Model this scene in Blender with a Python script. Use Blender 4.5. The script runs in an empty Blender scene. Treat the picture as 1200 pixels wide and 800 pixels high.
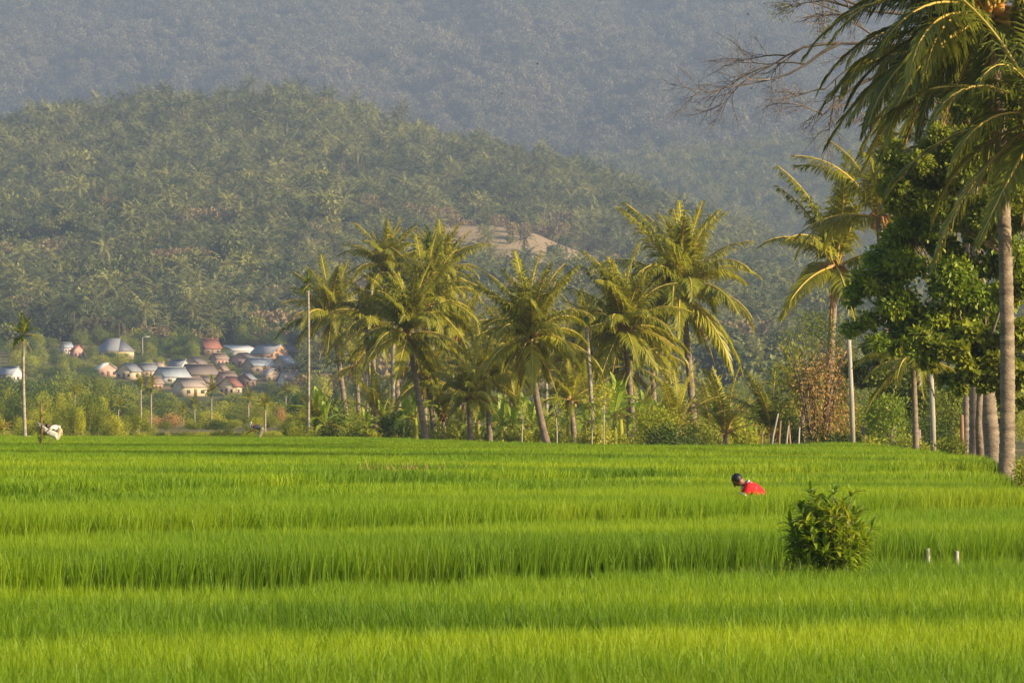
import bpy, math, random
import numpy as np
from mathutils import Vector, Matrix, noise

rnd = random.Random(7)
nr = np.random.RandomState(7)
scene = bpy.context.scene
col = scene.collection

# ---------------------------------------------------------------- camera, sky, sun, exposure
F_PX, CX, YH, EYE = 5340.0, 600.0, 492.0, 2.1      # photo pixels (1200 wide), horizon row, eye height
cam_d = bpy.data.cameras.new('camera')
cam = bpy.data.objects.new('camera', cam_d)
col.objects.link(cam)
cam_d.sensor_width = 36.0
cam_d.lens = 36.0 * F_PX / 1200.0
cam_d.clip_start = 0.5
cam_d.clip_end = 20000.0
cam_d.dof.use_dof = True
cam_d.dof.focus_distance = 95.0
cam_d.dof.aperture_fstop = 15.0
cam.location = (0, 0, EYE)
cam.rotation_euler = (math.radians(90) + math.atan((YH - 400.0) / F_PX), 0, 0)
scene.camera = cam

SUN_EL, SUN_AZ = math.radians(22), math.radians(113)   # azimuth clockwise from +Y (view direction): right and behind the camera
world = bpy.data.worlds.new('World')
scene.world = world
world.use_nodes = True
wn = world.node_tree
wn.nodes.clear()
sky = wn.nodes.new('ShaderNodeTexSky')
sky.sky_type = 'NISHITA'
sky.sun_disc = False
sky.sun_elevation = SUN_EL
sky.sun_rotation = SUN_AZ
sky.air_density = 1.2
sky.dust_density = 2.0
bg = wn.nodes.new('ShaderNodeBackground')
bg.inputs['Strength'].default_value = 0.09
wo = wn.nodes.new('ShaderNodeOutputWorld')
wn.links.new(sky.outputs[0], bg.inputs[0])
wn.links.new(bg.outputs[0], wo.inputs[0])

sun_d = bpy.data.lights.new('sun', 'SUN')
sun_d.energy = 5.0
sun_d.angle = math.radians(0.6)
sun_d.color = (1.0, 0.82, 0.55)
sun = bpy.data.objects.new('sun', sun_d)
col.objects.link(sun)
sdir = Vector((math.sin(SUN_AZ) * math.cos(SUN_EL), math.cos(SUN_AZ) * math.cos(SUN_EL), math.sin(SUN_EL)))
sun.rotation_euler = sdir.to_track_quat('Z', 'Y').to_euler()

scene.view_settings.view_transform = 'Standard'
scene.view_settings.look = 'None'
scene.view_settings.exposure = 0.95
scene.view_settings.gamma = 1.0
scene.view_settings.use_curve_mapping = False
try:
    scene.cycles.use_denoising = True
    scene.cycles.max_bounces = 6
    scene.cycles.diffuse_bounces = 3
    scene.cycles.glossy_bounces = 1
    scene.cycles.transmission_bounces = 4
    scene.cycles.transparent_max_bounces = 4
    scene.cycles.volume_bounces = 1
except Exception:
    pass

HAZE_DENSITY = 1.6e-4
HAZE_COLOR = (0.375, 0.48, 0.715)

def P(px, py, d):
    return Vector(((px - CX) / F_PX * d, d, EYE + (YH - py) / F_PX * d))

def lerp_table(t, tab):
    if t <= tab[0][0]: return tab[0][1]
    for (a, va), (b, vb) in zip(tab, tab[1:]):
        if t <= b:
            return va + (vb - va) * (t - a) / (b - a)
    return tab[-1][1]

# ---------------------------------------------------------------- tagging and meshes
def tag(o, label=None, cat=None, group=None, kind=None):
    if label and len(label.replace('-', ' ').split()) > 16:
        for w in ('mid sized ', 'small ', 'large '):
            if label.startswith(w): label = label[len(w):]; break
    if label: o['label'] = label
    if cat: o['category'] = cat
    if group: o['group'] = group
    if kind: o['kind'] = kind
    return o

def link(o, parent=None):
    col.objects.link(o)
    if parent is not None: o.parent = parent
    return o

def empty(name, loc, rz=0.0, label=None, cat=None, group=None):
    o = bpy.data.objects.new(name, None)
    o.empty_display_size = 0.2
    o.location = loc
    o.rotation_euler = (0, 0, rz)
    link(o)
    return tag(o, label, cat, group)

def mesh_np(name, V, loops, sizes, mats, mat_idx=None, smooth=False):
    me = bpy.data.meshes.new(name)
    V = np.asarray(V, dtype=np.float32)
    loops = np.asarray(loops, dtype=np.int32)
    sizes = np.asarray(sizes, dtype=np.int32)
    me.vertices.add(len(V)); me.vertices.foreach_set('co', V.ravel())
    me.loops.add(len(loops)); me.loops.foreach_set('vertex_index', loops)
    me.polygons.add(len(sizes))
    starts = np.concatenate(([0], np.cumsum(sizes)[:-1])).astype(np.int32)
    me.polygons.foreach_set('loop_start', starts)
    me.polygons.foreach_set('loop_total', sizes)
    for m in mats: me.materials.append(m)
    if mat_idx is not None:
        me.polygons.foreach_set('material_index', np.asarray(mat_idx, dtype=np.int32))
    if smooth:
        me.polygons.foreach_set('use_smooth', np.ones(len(sizes), dtype=bool))
    me.update(calc_edges=True)
    me.validate()
    return me

class MB:
    """collects shapes for one mesh"""
    def __init__(s):
        s.v, s.f, s.m = [], [], []
    def add(s, vs, fs, m=0):
        n = len(s.v)
        s.v.extend([tuple(x) for x in vs])
        for f in fs:
            s.f.append([i + n for i in f]); s.m.append(m)
    def box(s, c, size, m=0, rz=0.0):
        cx, cy, cz = c; a, b, h = size[0] / 2, size[1] / 2, size[2] / 2
        co, si = math.cos(rz), math.sin(rz)
        vs = []
        for z in (-h, h):
            for x, y in ((-a, -b), (a, -b), (a, b), (-a, b)):
                vs.append((cx + x * co - y * si, cy + x * si + y * co, cz + z))
        s.add(vs, [(0, 3, 2, 1), (4, 5, 6, 7), (0, 1, 5, 4), (1, 2, 6, 5), (2, 3, 7, 6), (3, 0, 4, 7)], m)
    def tube(s, pts, rad, n=6, m=0, cap=True):
        pts = [Vector(p) for p in pts]
        k = len(pts)
        up = Vector((0.13, 0.2, 0.97))
        vs, fs = [], []
        for i, p in enumerate(pts):
            t = (pts[min(i + 1, k - 1)] - pts[max(i - 1, 0)])
            if t.length < 1e-9: t = Vector((0, 0, 1))
            t.normalize()
            u = up if abs(t.dot(up)) < 0.95 else Vector((1, 0, 0))
            a = t.cross(u).normalized(); b = t.cross(a).normalized()
            r = rad[i] if hasattr(rad, '__len__') else rad
            for j in range(n):
                w = 2 * math.pi * j / n
                vs.append(p + a * (math.cos(w) * r) + b * (math.sin(w) * r))
        for i in range(k - 1):
            for j in range(n):
                q = (j + 1) % n
                fs.append((i * n + j, i * n + q, (i + 1) * n + q, (i + 1) * n + j))
        if cap:
            fs.append(tuple(range((k - 1) * n, k * n)))
            fs.append(tuple(reversed(range(n))))
        s.add(vs, fs, m)
    def ball(s, c, r, m=0, nu=8, nv=6, jit=0.0, rr=None):
        c = Vector(c)
        if not hasattr(r, '__len__'): r = (r, r, r)
        vs, fs = [], []
        for i in range(nv + 1):
            th = math.pi * i / nv
            for j in range(nu):
                ph = 2 * math.pi * j / nu
                k = 1 + (rr.uniform(-jit, jit) if rr else 0)
                vs.append(c + Vector((r[0] * math.sin(th) * math.cos(ph) * k, r[1] * math.sin(th) * math.sin(ph) * k, r[2] * math.cos(th) * k)))
        for i in range(nv):
            for j in range(nu):
                q = (j + 1) % nu
                fs.append((i * nu + j, (i + 1) * nu + j, (i + 1) * nu + q, i * nu + q))
        s.add(vs, fs, m)
    def mesh(s, name, mats, smooth=False):
        if not isinstance(mats, (list, tuple)): mats = [mats]
        loops = [i for f in s.f for i in f]
        sizes = [len(f) for f in s.f]
        return mesh_np(name, s.v, loops, sizes, mats, s.m, smooth)
    def build(s, name, mats, parent=None, smooth=False, loc=None):
        o = bpy.data.objects.new(name, s.mesh(name, mats, smooth))
        if loc is not None: o.location = loc
        return link(o, parent)

def put(name, me, parent=None, loc=(0, 0, 0), rot=(0, 0, 0), scale=(1, 1, 1)):
    o = bpy.data.objects.new(name, me)
    o.location = loc; o.rotation_euler = rot
    o.scale = scale if hasattr(scale, '__len__') else (scale,) * 3
    return link(o, parent)

# ---------------------------------------------------------------- materials
def new_mat(name):
    m = bpy.data.materials.new(name); m.use_nodes = True
    nt = m.node_tree; nt.nodes.clear()
    out = nt.nodes.new('ShaderNodeOutputMaterial')
    return m, nt, out

def N(nt, typ, **kw):
    n = nt.nodes.new(typ)
    for k, v in kw.items(): setattr(n, k, v)
    return n

def ramp(nt, fac, stops):
    r = N(nt, 'ShaderNodeValToRGB')
    el = r.color_ramp.elements
    el[0].position, el[0].color = stops[0][0], (*stops[0][1], 1)
    el[1].position, el[1].color = stops[-1][0], (*stops[-1][1], 1)
    for p, c in stops[1:-1]:
        e = el.new(p); e.color = (*c, 1)
    nt.links.new(fac, r.inputs[0])
    return r.outputs[0]

def mixc(nt, fac, a, b, mode='MIX'):
    n = N(nt, 'ShaderNodeMix', data_type='RGBA', blend_type=mode)
    for s, v in ((n.inputs[0], fac), (n.inputs[6], a), (n.inputs[7], b)):
        if isinstance(v, (int, float)): s.default_value = v
        elif isinstance(v, tuple): s.default_value = (*v, 1)
        else: nt.links.new(v, s)
    return n.outputs[2]

def noise_tex(nt, scale, detail=3, coord='world', dist=0.0):
    t = N(nt, 'ShaderNodeTexNoise'); t.inputs['Scale'].default_value = scale
    t.inputs['Detail'].default_value = detail; t.inputs['Distortion'].default_value = dist
    if coord == 'world':
        g = N(nt, 'ShaderNodeNewGeometry'); nt.links.new(g.outputs['Position'], t.inputs['Vector'])
    else:
        g = N(nt, 'ShaderNodeTexCoord'); nt.links.new(g.outputs['Object'], t.inputs['Vector'])
    return t.outputs['Fac']

def leaf_mat(name, cols, trans=0.4, tcol=1.35, noise_scale=0.35, rough=0.55, inst=0.0, spec=0.25, strips=0.0):
    """cols: dark, mid, light leaf colours; varies per leaf and in clumps"""
    m, nt, out = new_mat(name)
    g = N(nt, 'ShaderNodeNewGeometry')
    isl = g.outputs['Random Per Island']
    c1 = ramp(nt, isl, [(0.0, cols[0]), (0.5, cols[1]), (1.0, cols[2])])
    nz = noise_tex(nt, noise_scale, 3)
    c2 = ramp(nt, nz, [(0.3, cols[0]), (0.5, cols[1]), (0.72, cols[2])])
    c = mixc(nt, 0.5, c1, c2)
    if inst > 0:
        oi = N(nt, 'ShaderNodeObjectInfo')
        c3 = ramp(nt, oi.outputs['Random'], [(0.0, tuple(x * 0.6 for x in cols[0])), (0.45, cols[1]), (0.8, cols[2]), (1.0, tuple(min(1, x * 1.3) for x in cols[2]))])
        c = mixc(nt, inst, c, c3)
    if strips > 0:                 # broad differences in growth from plot to plot
        t = N(nt, 'ShaderNodeTexNoise'); t.inputs['Scale'].default_value = 1.0; t.inputs['Detail'].default_value = 3
        mp = N(nt, 'ShaderNodeMapping'); mp.inputs['Scale'].default_value = (0.05, 0.16, 0.1); mp.inputs['Rotation'].default_value = (0, 0, -0.55)
        g2 = N(nt, 'ShaderNodeNewGeometry'); nt.links.new(g2.outputs['Position'], mp.inputs[0]); nt.links.new(mp.outputs[0], t.inputs['Vector'])
        c = mixc(nt, strips, c, ramp(nt, t.outputs['Fac'], [(0.38, cols[0]), (0.5, cols[1]), (0.62, cols[2])]))
    p = N(nt, 'ShaderNodeBsdfPrincipled')
    nt.links.new(c, p.inputs['Base Color'])
    p.inputs['Roughness'].default_value = rough
    p.inputs['Specular IOR Level'].default_value = spec
    tr = N(nt, 'ShaderNodeBsdfTranslucent')
    tc = mixc(nt, 1.0, c, (tcol * 1.05, tcol, tcol * 0.6), 'MULTIPLY')
    nt.links.new(tc, tr.inputs['Color'])
    mx = N(nt, 'ShaderNodeMixShader'); mx.inputs[0].default_value = trans
    nt.links.new(p.outputs[0], mx.inputs[1]); nt.links.new(tr.outputs[0], mx.inputs[2])
    nt.links.new(mx.outputs[0], out.inputs[0])
    return m

def solid_mat(name, ca, cb, scale=2.0, rough=0.85, coord='obj', bump=0.0, bscale=None, spec=0.2, metal=0.0, stretch=None, detail=4):
    m, nt, out = new_mat(name)
    p = N(nt, 'ShaderNodeBsdfPrincipled')
    t = N(nt, 'ShaderNodeTexNoise'); t.inputs['Scale'].default_value = scale; t.inputs['Detail'].default_value = detail
    if coord == 'obj':
        tc = N(nt, 'ShaderNodeTexCoord').outputs['Object']
    else:
        tc = N(nt, 'ShaderNodeNewGeometry').outputs['Position']
    if stretch:
        mp = N(nt, 'ShaderNodeMapping'); mp.inputs['Scale'].default_value = stretch
        nt.links.new(tc, mp.inputs[0]); tc = mp.outputs[0]
    nt.links.new(tc, t.inputs['Vector'])
    c = ramp(nt, t.outputs['Fac'], [(0.32, ca), (0.68, cb)])
    nt.links.new(c, p.inputs['Base Color'])
    p.inputs['Roughness'].default_value = rough
    p.inputs['Specular IOR Level'].default_value = spec
    p.inputs['Metallic'].default_value = metal
    if bump > 0:
        b = N(nt, 'ShaderNodeBump'); b.inputs['Strength'].default_value = bump; b.inputs['Distance'].default_value = 0.05
        t2 = N(nt, 'ShaderNodeTexNoise'); t2.inputs['Scale'].default_value = bscale or scale * 4
        nt.links.new(tc, t2.inputs['Vector']); nt.links.new(t2.outputs['Fac'], b.inputs['Height'])
        nt.links.new(b.outputs[0], p.inputs['Normal'])
    nt.links.new(p.outputs[0], out.inputs[0])
    return m

M = {}
M['rice'] = leaf_mat('rice_leaf', [(0.075, 0.165, 0.006), (0.175, 0.29, 0.007), (0.33, 0.40, 0.008)], trans=0.42, tcol=1.3, noise_scale=0.22, rough=0.5, strips=0.5)
M['frond'] = leaf_mat('coconut_leaflet', [(0.115, 0.14, 0.014), (0.27, 0.28, 0.022), (0.46, 0.42, 0.035)], trans=0.38, noise_scale=0.5, rough=0.42, inst=0.35, spec=0.4)
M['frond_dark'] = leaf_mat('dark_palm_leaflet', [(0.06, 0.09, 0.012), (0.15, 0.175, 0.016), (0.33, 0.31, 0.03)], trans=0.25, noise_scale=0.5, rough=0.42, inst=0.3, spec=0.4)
M['frond_dry'] = leaf_mat('dry_palm_leaflet', [(0.18, 0.10, 0.04), (0.30, 0.18, 0.07), (0.42, 0.28, 0.12)], trans=0.25, noise_scale=0.8, rough=0.7)
M['areca'] = leaf_mat('areca_leaflet', [(0.05, 0.10, 0.012), (0.10, 0.17, 0.02), (0.24, 0.26, 0.03)], trans=0.35, noise_scale=0.6, rough=0.4)
M['areca_yellow'] = leaf_mat('yellow_palm_leaflet', [(0.28, 0.24, 0.02), (0.42, 0.34, 0.03), (0.5, 0.38, 0.05)], trans=0.35, noise_scale=0.6)
M['rachis'] = solid_mat('frond_midrib', (0.34, 0.26, 0.04), (0.55, 0.38, 0.08), 3.0, rough=0.5)
M['banana'] = leaf_mat('banana_leaf', [(0.14, 0.24, 0.02), (0.26, 0.38, 0.035), (0.42, 0.50, 0.06)], trans=0.45, noise_scale=0.8, rough=0.4, inst=0.3)
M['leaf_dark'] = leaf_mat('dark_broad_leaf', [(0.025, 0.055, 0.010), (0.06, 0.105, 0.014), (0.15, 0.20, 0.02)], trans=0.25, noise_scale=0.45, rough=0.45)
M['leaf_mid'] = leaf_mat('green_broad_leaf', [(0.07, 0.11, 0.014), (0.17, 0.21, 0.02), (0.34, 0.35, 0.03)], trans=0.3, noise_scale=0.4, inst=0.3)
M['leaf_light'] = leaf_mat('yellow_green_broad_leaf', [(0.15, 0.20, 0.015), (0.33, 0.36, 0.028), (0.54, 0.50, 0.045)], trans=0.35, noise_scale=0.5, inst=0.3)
M['leaf_teak'] = leaf_mat('large_yellowish_leaf', [(0.10, 0.14, 0.015), (0.20, 0.24, 0.02), (0.40, 0.38, 0.03)], trans=0.35, noise_scale=0.6)
M['leaf_bush'] = leaf_mat('mango_bush_leaf', [(0.08, 0.16, 0.012), (0.20, 0.30, 0.016), (0.42, 0.46, 0.02)], trans=0.3, noise_scale=2.0, rough=0.35, spec=0.5)
M['leaf_fresh'] = leaf_mat('fresh_green_leaf', [(0.07, 0.13, 0.010), (0.18, 0.26, 0.016), (0.40, 0.42, 0.025)], trans=0.34, noise_scale=0.5, rough=0.4, spec=0.35)
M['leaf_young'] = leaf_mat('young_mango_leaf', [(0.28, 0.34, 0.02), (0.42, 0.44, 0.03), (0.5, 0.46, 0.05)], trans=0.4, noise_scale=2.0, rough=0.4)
M['leaf_brown'] = leaf_mat('dry_brown_leaf', [(0.32, 0.17, 0.055), (0.50, 0.30, 0.10), (0.62, 0.46, 0.18)], trans=0.3, noise_scale=0.8)
M['grass'] = leaf_mat('weed_blade', [(0.06, 0.10, 0.012), (0.12, 0.17, 0.018), (0.24, 0.25, 0.03)], trans=0.35, noise_scale=0.8)
M['trunk'] = solid_mat('coconut_bark', (0.13, 0.10, 0.07), (0.29, 0.225, 0.155), 3.0, bump=0.6, stretch=(1, 1, 3.0))
M['trunk_pale'] = solid_mat('areca_bark', (0.20, 0.17, 0.12), (0.38, 0.33, 0.25), 3.0, stretch=(1, 1, 3.0))
M['bark'] = solid_mat('tree_bark', (0.11, 0.075, 0.05), (0.24, 0.18, 0.13), 4.0, bump=0.5)
M['twig'] = solid_mat('bare_twig', (0.085, 0.065, 0.052), (0.18, 0.145, 0.12), 4.0)
M['nut'] = solid_mat('ripe_coconut', (0.45, 0.18, 0.02), (0.62, 0.30, 0.04), 6.0, rough=0.4, spec=0.5)
M['nut_green'] = solid_mat('green_coconut', (0.16, 0.20, 0.03), (0.40, 0.30, 0.05), 6.0, rough=0.4, spec=0.5)
M['sheath'] = solid_mat('palm_fibre', (0.24, 0.12, 0.05), (0.52, 0.30, 0.13), 5.0)
M['soil'] = solid_mat('paddy_mud', (0.05, 0.05, 0.02), (0.09, 0.08, 0.035), 1.5, coord='world')
M['pole'] = solid_mat('weathered_pole', (0.27, 0.24, 0.18), (0.42, 0.37, 0.29), 2.0, stretch=(4, 4, .6))
M['wood'] = solid_mat('brown_wood', (0.20, 0.11, 0.055), (0.34, 0.2, 0.11), 3.0, stretch=(4, 4, .6))
M['concrete'] = solid_mat('pale_concrete', (0.30, 0.28, 0.24), (0.46, 0.43, 0.37), 8.0)
# ---------------------------------------------------------------- terrain
# rice plot edges: (canopy row at photo x=0, at x=1200, canopy height below the eye behind the edge)
EDGES = [((860, 860), 1.60), ((681, 645), 1.34), ((623, 589), 1.115), ((585, 556), 1.08), ((577, 546), 0.93),
         ((558, 536), 0.875), ((547, 529), 0.83), ((537, 523), 0.80), ((527, 518), 0.78), ((518, 511), 0.765)]
RICE_H = 0.50
def edge_world(k):
    (yl, yr), h = EDGES[k]
    hp = EDGES[k - 1][1] if k else h
    dl, dr = F_PX * hp / (yl - YH), F_PX * hp / (yr - YH)
    return (-CX / F_PX * dl, dl), ((1200 - CX) / F_PX * dr, dr)
EW = [edge_world(k) for k in range(len(EDGES))]
def edge_y(k, x):
    if k >= len(EDGES): return 1e9
    (x0, y0), (x1, y1) = EW[k]
    s = (y1 - y0) / (x1 - x0)
    return max(5.0, y0 + s * (x - x0)) + 0.22 * math.sin(x * 0.35 + k * 2.1) + 0.12 * math.sin(x * 0.9 + k)
FAR = [(0, 215), (350, 215), (420, 195), (520, 172), (640, 152), (700, 147), (900, 147), (1000, 160), (1050, 136), (1093, 120), (1127, 109), (1140, 100), (1160, 92), (1178, 78), (1230, 73), (1500, 70)]
def far_d(px): return lerp_table(px, FAR)
def px_of(x, d): return CX + x / d * F_PX
def plot_at(x, y):
    k = 0
    while k + 1 < len(EDGES) and y > edge_y(k + 1, x): k += 1
    return k
def plot_z(k): return EYE - EDGES[k][1] - RICE_H

CREST1 = [(-600, 190), (-200, 165), (0, 130), (100, 120), (150, 110), (200, 102), (250, 108), (350, 106), (420, 122), (500, 147), (600, 167),
          (700, 197), (760, 218), (850, 250), (940, 285), (1050, 310), (1200, 325), (1600, 340)]
CREST2 = [(-600, 260), (500, 220), (600, 196), (700, 184), (800, 172), (900, 163), (960, 158), (1050, 148), (1200, 132), (1600, 90)]
def terr_e(px, d):
    c1 = YH - lerp_table(px, CREST1) - 30
    c2 = YH - lerp_table(px, CREST2) - 14
    c2 = c2 if px > 450 else min(c2, c1 - 30)
    keys = [(330, -16), (500, -7), (700, 0), (900, 15), (1150, 75), (1700, 75 + (c1 - 75) * 0.60), (2200, c1), (2420, c1 - 55), (3250, max(c2, c1 - 60)),
            (3450, c2 - 25), (4200, 405), (5000, 545), (5300, 540), (6000, 500)]
    return lerp_table(d, keys)
def terr_z(x, y):
    d = max(y, 1.0)
    px = px_of(x, d)
    pxc = min(max(px, -600), 1800)
    if d < 330:
        fd = far_d(min(max(px, 0), 1500))
        t = min(1, max(0, (d - fd + 1.0) / 3.0))
        return -0.45 + t * 1.03 + 0.06 * noise.noise(Vector((x * 0.2, y * 0.2, 0))) * t
    e = terr_e(pxc, d)
    z = EYE + e * d / F_PX
    a = min(1, max(0, (d - 1100) / 600))
    if a > 0:
        z += a * (9 * (1 if d < 1900 else max(0, (2300 - d) / 400)) * noise.noise(Vector((x / 120, y / 190, 3))) + 5.0 * noise.noise(Vector((x / 45, y / 60, 7))))
    if 1300 < d < 2000: z += 4.0 * math.exp(-((px - 625) / 95) ** 2 - ((d - 1730) / 130) ** 2)      # the bare knoll
    b = min(1, max(0, (d - 3400) / 500))
    if b > 0:
        z += b * (70 * (0.35 - abs(noise.noise(Vector((x / 260, y / 1500, 13))))) + 30 * (0.3 - abs(noise.noise(Vector((x / 95, y / 600, 17))))) + 8 * noise.noise(Vector((x / 50, y / 120, 27))))
    return z

# bare soil clearings on the hill: (px, distance, half width m, half depth m)
CLEAR = [(618, 1645, 38, 120), (575, 1610, 24, 66), (672, 1705, 28, 80), (402, 1860, 10, 22), (160, 1480, 9, 20), (330, 1820, 9, 16), (372, 1760, 8, 20), (290, 1640, 7, 16), (85, 1360, 6, 14), (535, 1660, 9, 18)]
def in_clearing(x, y, grow=1.0):
    for cx, cd, a, b in CLEAR:
        X = (cx - CX) / F_PX * cd
        q = ((x - X) / (a * grow)) ** 2 + ((y - cd) / (b * grow)) ** 2
        q += 0.35 * noise.noise(Vector((x / 9, y / 14, 1))) + 0.2 * noise.noise(Vector((x / 3, y / 5, 9)))
        if q < 1: return True
    return False

ds = [8] + list(range(14, 96, 6)) + [96 + 2.5 * i for i in range(66)] + [262 + 8 * i for i in range(9)]
d = 345.0
while d < 5380:
    ds.append(d); d *= 1.017
ds.append(5400)
us = sorted(set(list(np.linspace(-2100, -300, 19)) + list(np.linspace(-200, 1400, 241)) + list(np.linspace(1500, 3300, 19))))
V = []
for d in ds:
    for u in us:
        x = (u - CX) / F_PX * d
        V.append((x, d, terr_z(x, d)))
nu = len(us)
Fq = []
for i in range(len(ds) - 1):
    for j in range(nu - 1):
        a = i * nu + j
        Fq.extend((a, a + 1, a + nu + 1, a + nu))
nf = len(Fq) // 4

def ground_mat():
    m, nt, out = new_mat('hillside_ground')
    p = N(nt, 'ShaderNodeBsdfPrincipled'); p.inputs['Roughness'].default_value = 0.95; p.inputs['Specular IOR Level'].default_value = 0.1
    c = ramp(nt, noise_tex(nt, 0.05, 6), [(0.3, (0.05, 0.07, 0.02)), (0.5, (0.10, 0.10, 0.035)), (0.66, (0.24, 0.17, 0.09))])
    g = N(nt, 'ShaderNodeNewGeometry')
    prev = None
    for cx, cd, a, b in CLEAR:
        X = (cx - CX) / F_PX * cd
        mp = N(nt, 'ShaderNodeVectorMath', operation='SUBTRACT'); mp.inputs[1].default_value = (X, cd, 0)
        nt.links.new(g.outputs['Position'], mp.inputs[0])
        mu = N(nt, 'ShaderNodeVectorMath', operation='MULTIPLY'); mu.inputs[1].default_value = (1 / (a * 1.15), 1 / (b * 1.15), 0)
        nt.links.new(mp.outputs[0], mu.inputs[0])
        ln = N(nt, 'ShaderNodeVectorMath', operation='LENGTH'); nt.links.new(mu.outputs[0], ln.inputs[0])
        if prev is None: prev = ln.outputs['Value']
        else:
            mn = N(nt, 'ShaderNodeMath', operation='MINIMUM'); nt.links.new(prev, mn.inputs[0]); nt.links.new(ln.outputs['Value'], mn.inputs[1]); prev = mn.outputs[0]
    nn = noise_tex(nt, 0.12, 4)
    ad = N(nt, 'ShaderNodeMath', operation='MULTIPLY_ADD'); ad.inputs[1].default_value = 1.1; nt.links.new(nn, ad.inputs[0]); nt.links.new(prev, ad.inputs[2])
    fac = ramp(nt, ad.outputs[0], [(0.0, (1, 1, 1)), (0.0, (1, 1, 1)), (1.0, (0, 0, 0))])
    mr = N(nt, 'ShaderNodeMapRange'); mr.inputs[1].default_value = 1.9; mr.inputs[2].default_value = 1.35
    nt.links.new(ad.outputs[0], mr.inputs[0])
    soil = ramp(nt, noise_tex(nt, 0.3, 5), [(0.3, (0.23, 0.165, 0.09)), (0.7, (0.36, 0.265, 0.15))])
    c = mixc(nt, mr.outputs[0], c, soil)
    nt.links.new(c, p.inputs['Base Color'])
    nt.links.new(p.outputs[0], out.inputs[0])
    return m
M['ground'] = ground_mat()
terrain = link(bpy.data.objects.new('terrain', mesh_np('terrain', V, Fq, [4] * nf, [M['ground']], smooth=True)))
tag(terrain, 'valley floor rising into a wooded hill and the mountain behind', kind='structure')
g = MB(); g.add([(-3400, -180, -0.8), (3400, -180, -0.8), (3400, 5500, -0.8), (-3400, 5500, -0.8)], [(0, 1, 2, 3)])
tag(g.build('ground', M['soil']), 'flat valley ground under the fields', kind='structure')

# ---------------------------------------------------------------- scatter (instances on points, for stuff only)
def proto_coll(name, meshes):
    c = bpy.data.collections.new(name)
    for me in meshes:
        c.objects.link(bpy.data.objects.new(me.name, me))
    return c

def scatter_group(c, name):
    ng = bpy.data.node_groups.new(name, 'GeometryNodeTree')
    ng.interface.new_socket('Geometry', in_out='INPUT', socket_type='NodeSocketGeometry')
    ng.interface.new_socket('Geometry', in_out='OUTPUT', socket_type='NodeSocketGeometry')
    gi, go = ng.nodes.new('NodeGroupInput'), ng.nodes.new('NodeGroupOutput')
    ci = ng.nodes.new('GeometryNodeCollectionInfo')
    ci.inputs['Collection'].default_value = c
    ci.inputs['Separate Children'].default_value = True
    ci.inputs['Reset Children'].default_value = True
    ip = ng.nodes.new('GeometryNodeInstanceOnPoints')
    ip.inputs['Pick Instance'].default_value = True
    def attr(nm, typ):
        a = ng.nodes.new('GeometryNodeInputNamedAttribute'); a.data_type = typ; a.inputs['Name'].default_value = nm
        return a.outputs['Attribute']
    er = ng.nodes.new('FunctionNodeEulerToRotation')
    ng.links.new(attr('rot', 'FLOAT_VECTOR'), er.inputs[0])
    ng.links.new(gi.outputs[0], ip.inputs['Points'])
    ng.links.new(ci.outputs[0], ip.inputs['Instance'])
    ng.links.new(attr('idx', 'INT'), ip.inputs['Instance Index'])
    ng.links.new(er.outputs[0], ip.inputs['Rotation'])
    ng.links.new(attr('scl', 'FLOAT_VECTOR'), ip.inputs['Scale'])
    ng.links.new(ip.outputs[0], go.inputs[0])
    return ng

def scatter(name, pts, rots, scls, idx, ng):
    me = bpy.data.meshes.new(name)
    me.vertices.add(len(pts)); me.vertices.foreach_set('co', np.asarray(pts, dtype=np.float32).ravel())
    a = me.attributes.new('rot', 'FLOAT_VECTOR', 'POINT'); a.data.foreach_set('vector', np.asarray(rots, dtype=np.float32).ravel())
    a = me.attributes.new('scl', 'FLOAT_VECTOR', 'POINT'); a.data.foreach_set('vector', np.asarray(scls, dtype=np.float32).ravel())
    a = me.attributes.new('idx', 'INT', 'POINT'); a.data.foreach_set('value', np.asarray(idx, dtype=np.int32))
    o = link(bpy.data.objects.new(name, me))
    md = o.modifiers.new('scatter', 'NODES'); md.node_group = ng
    return o

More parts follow.
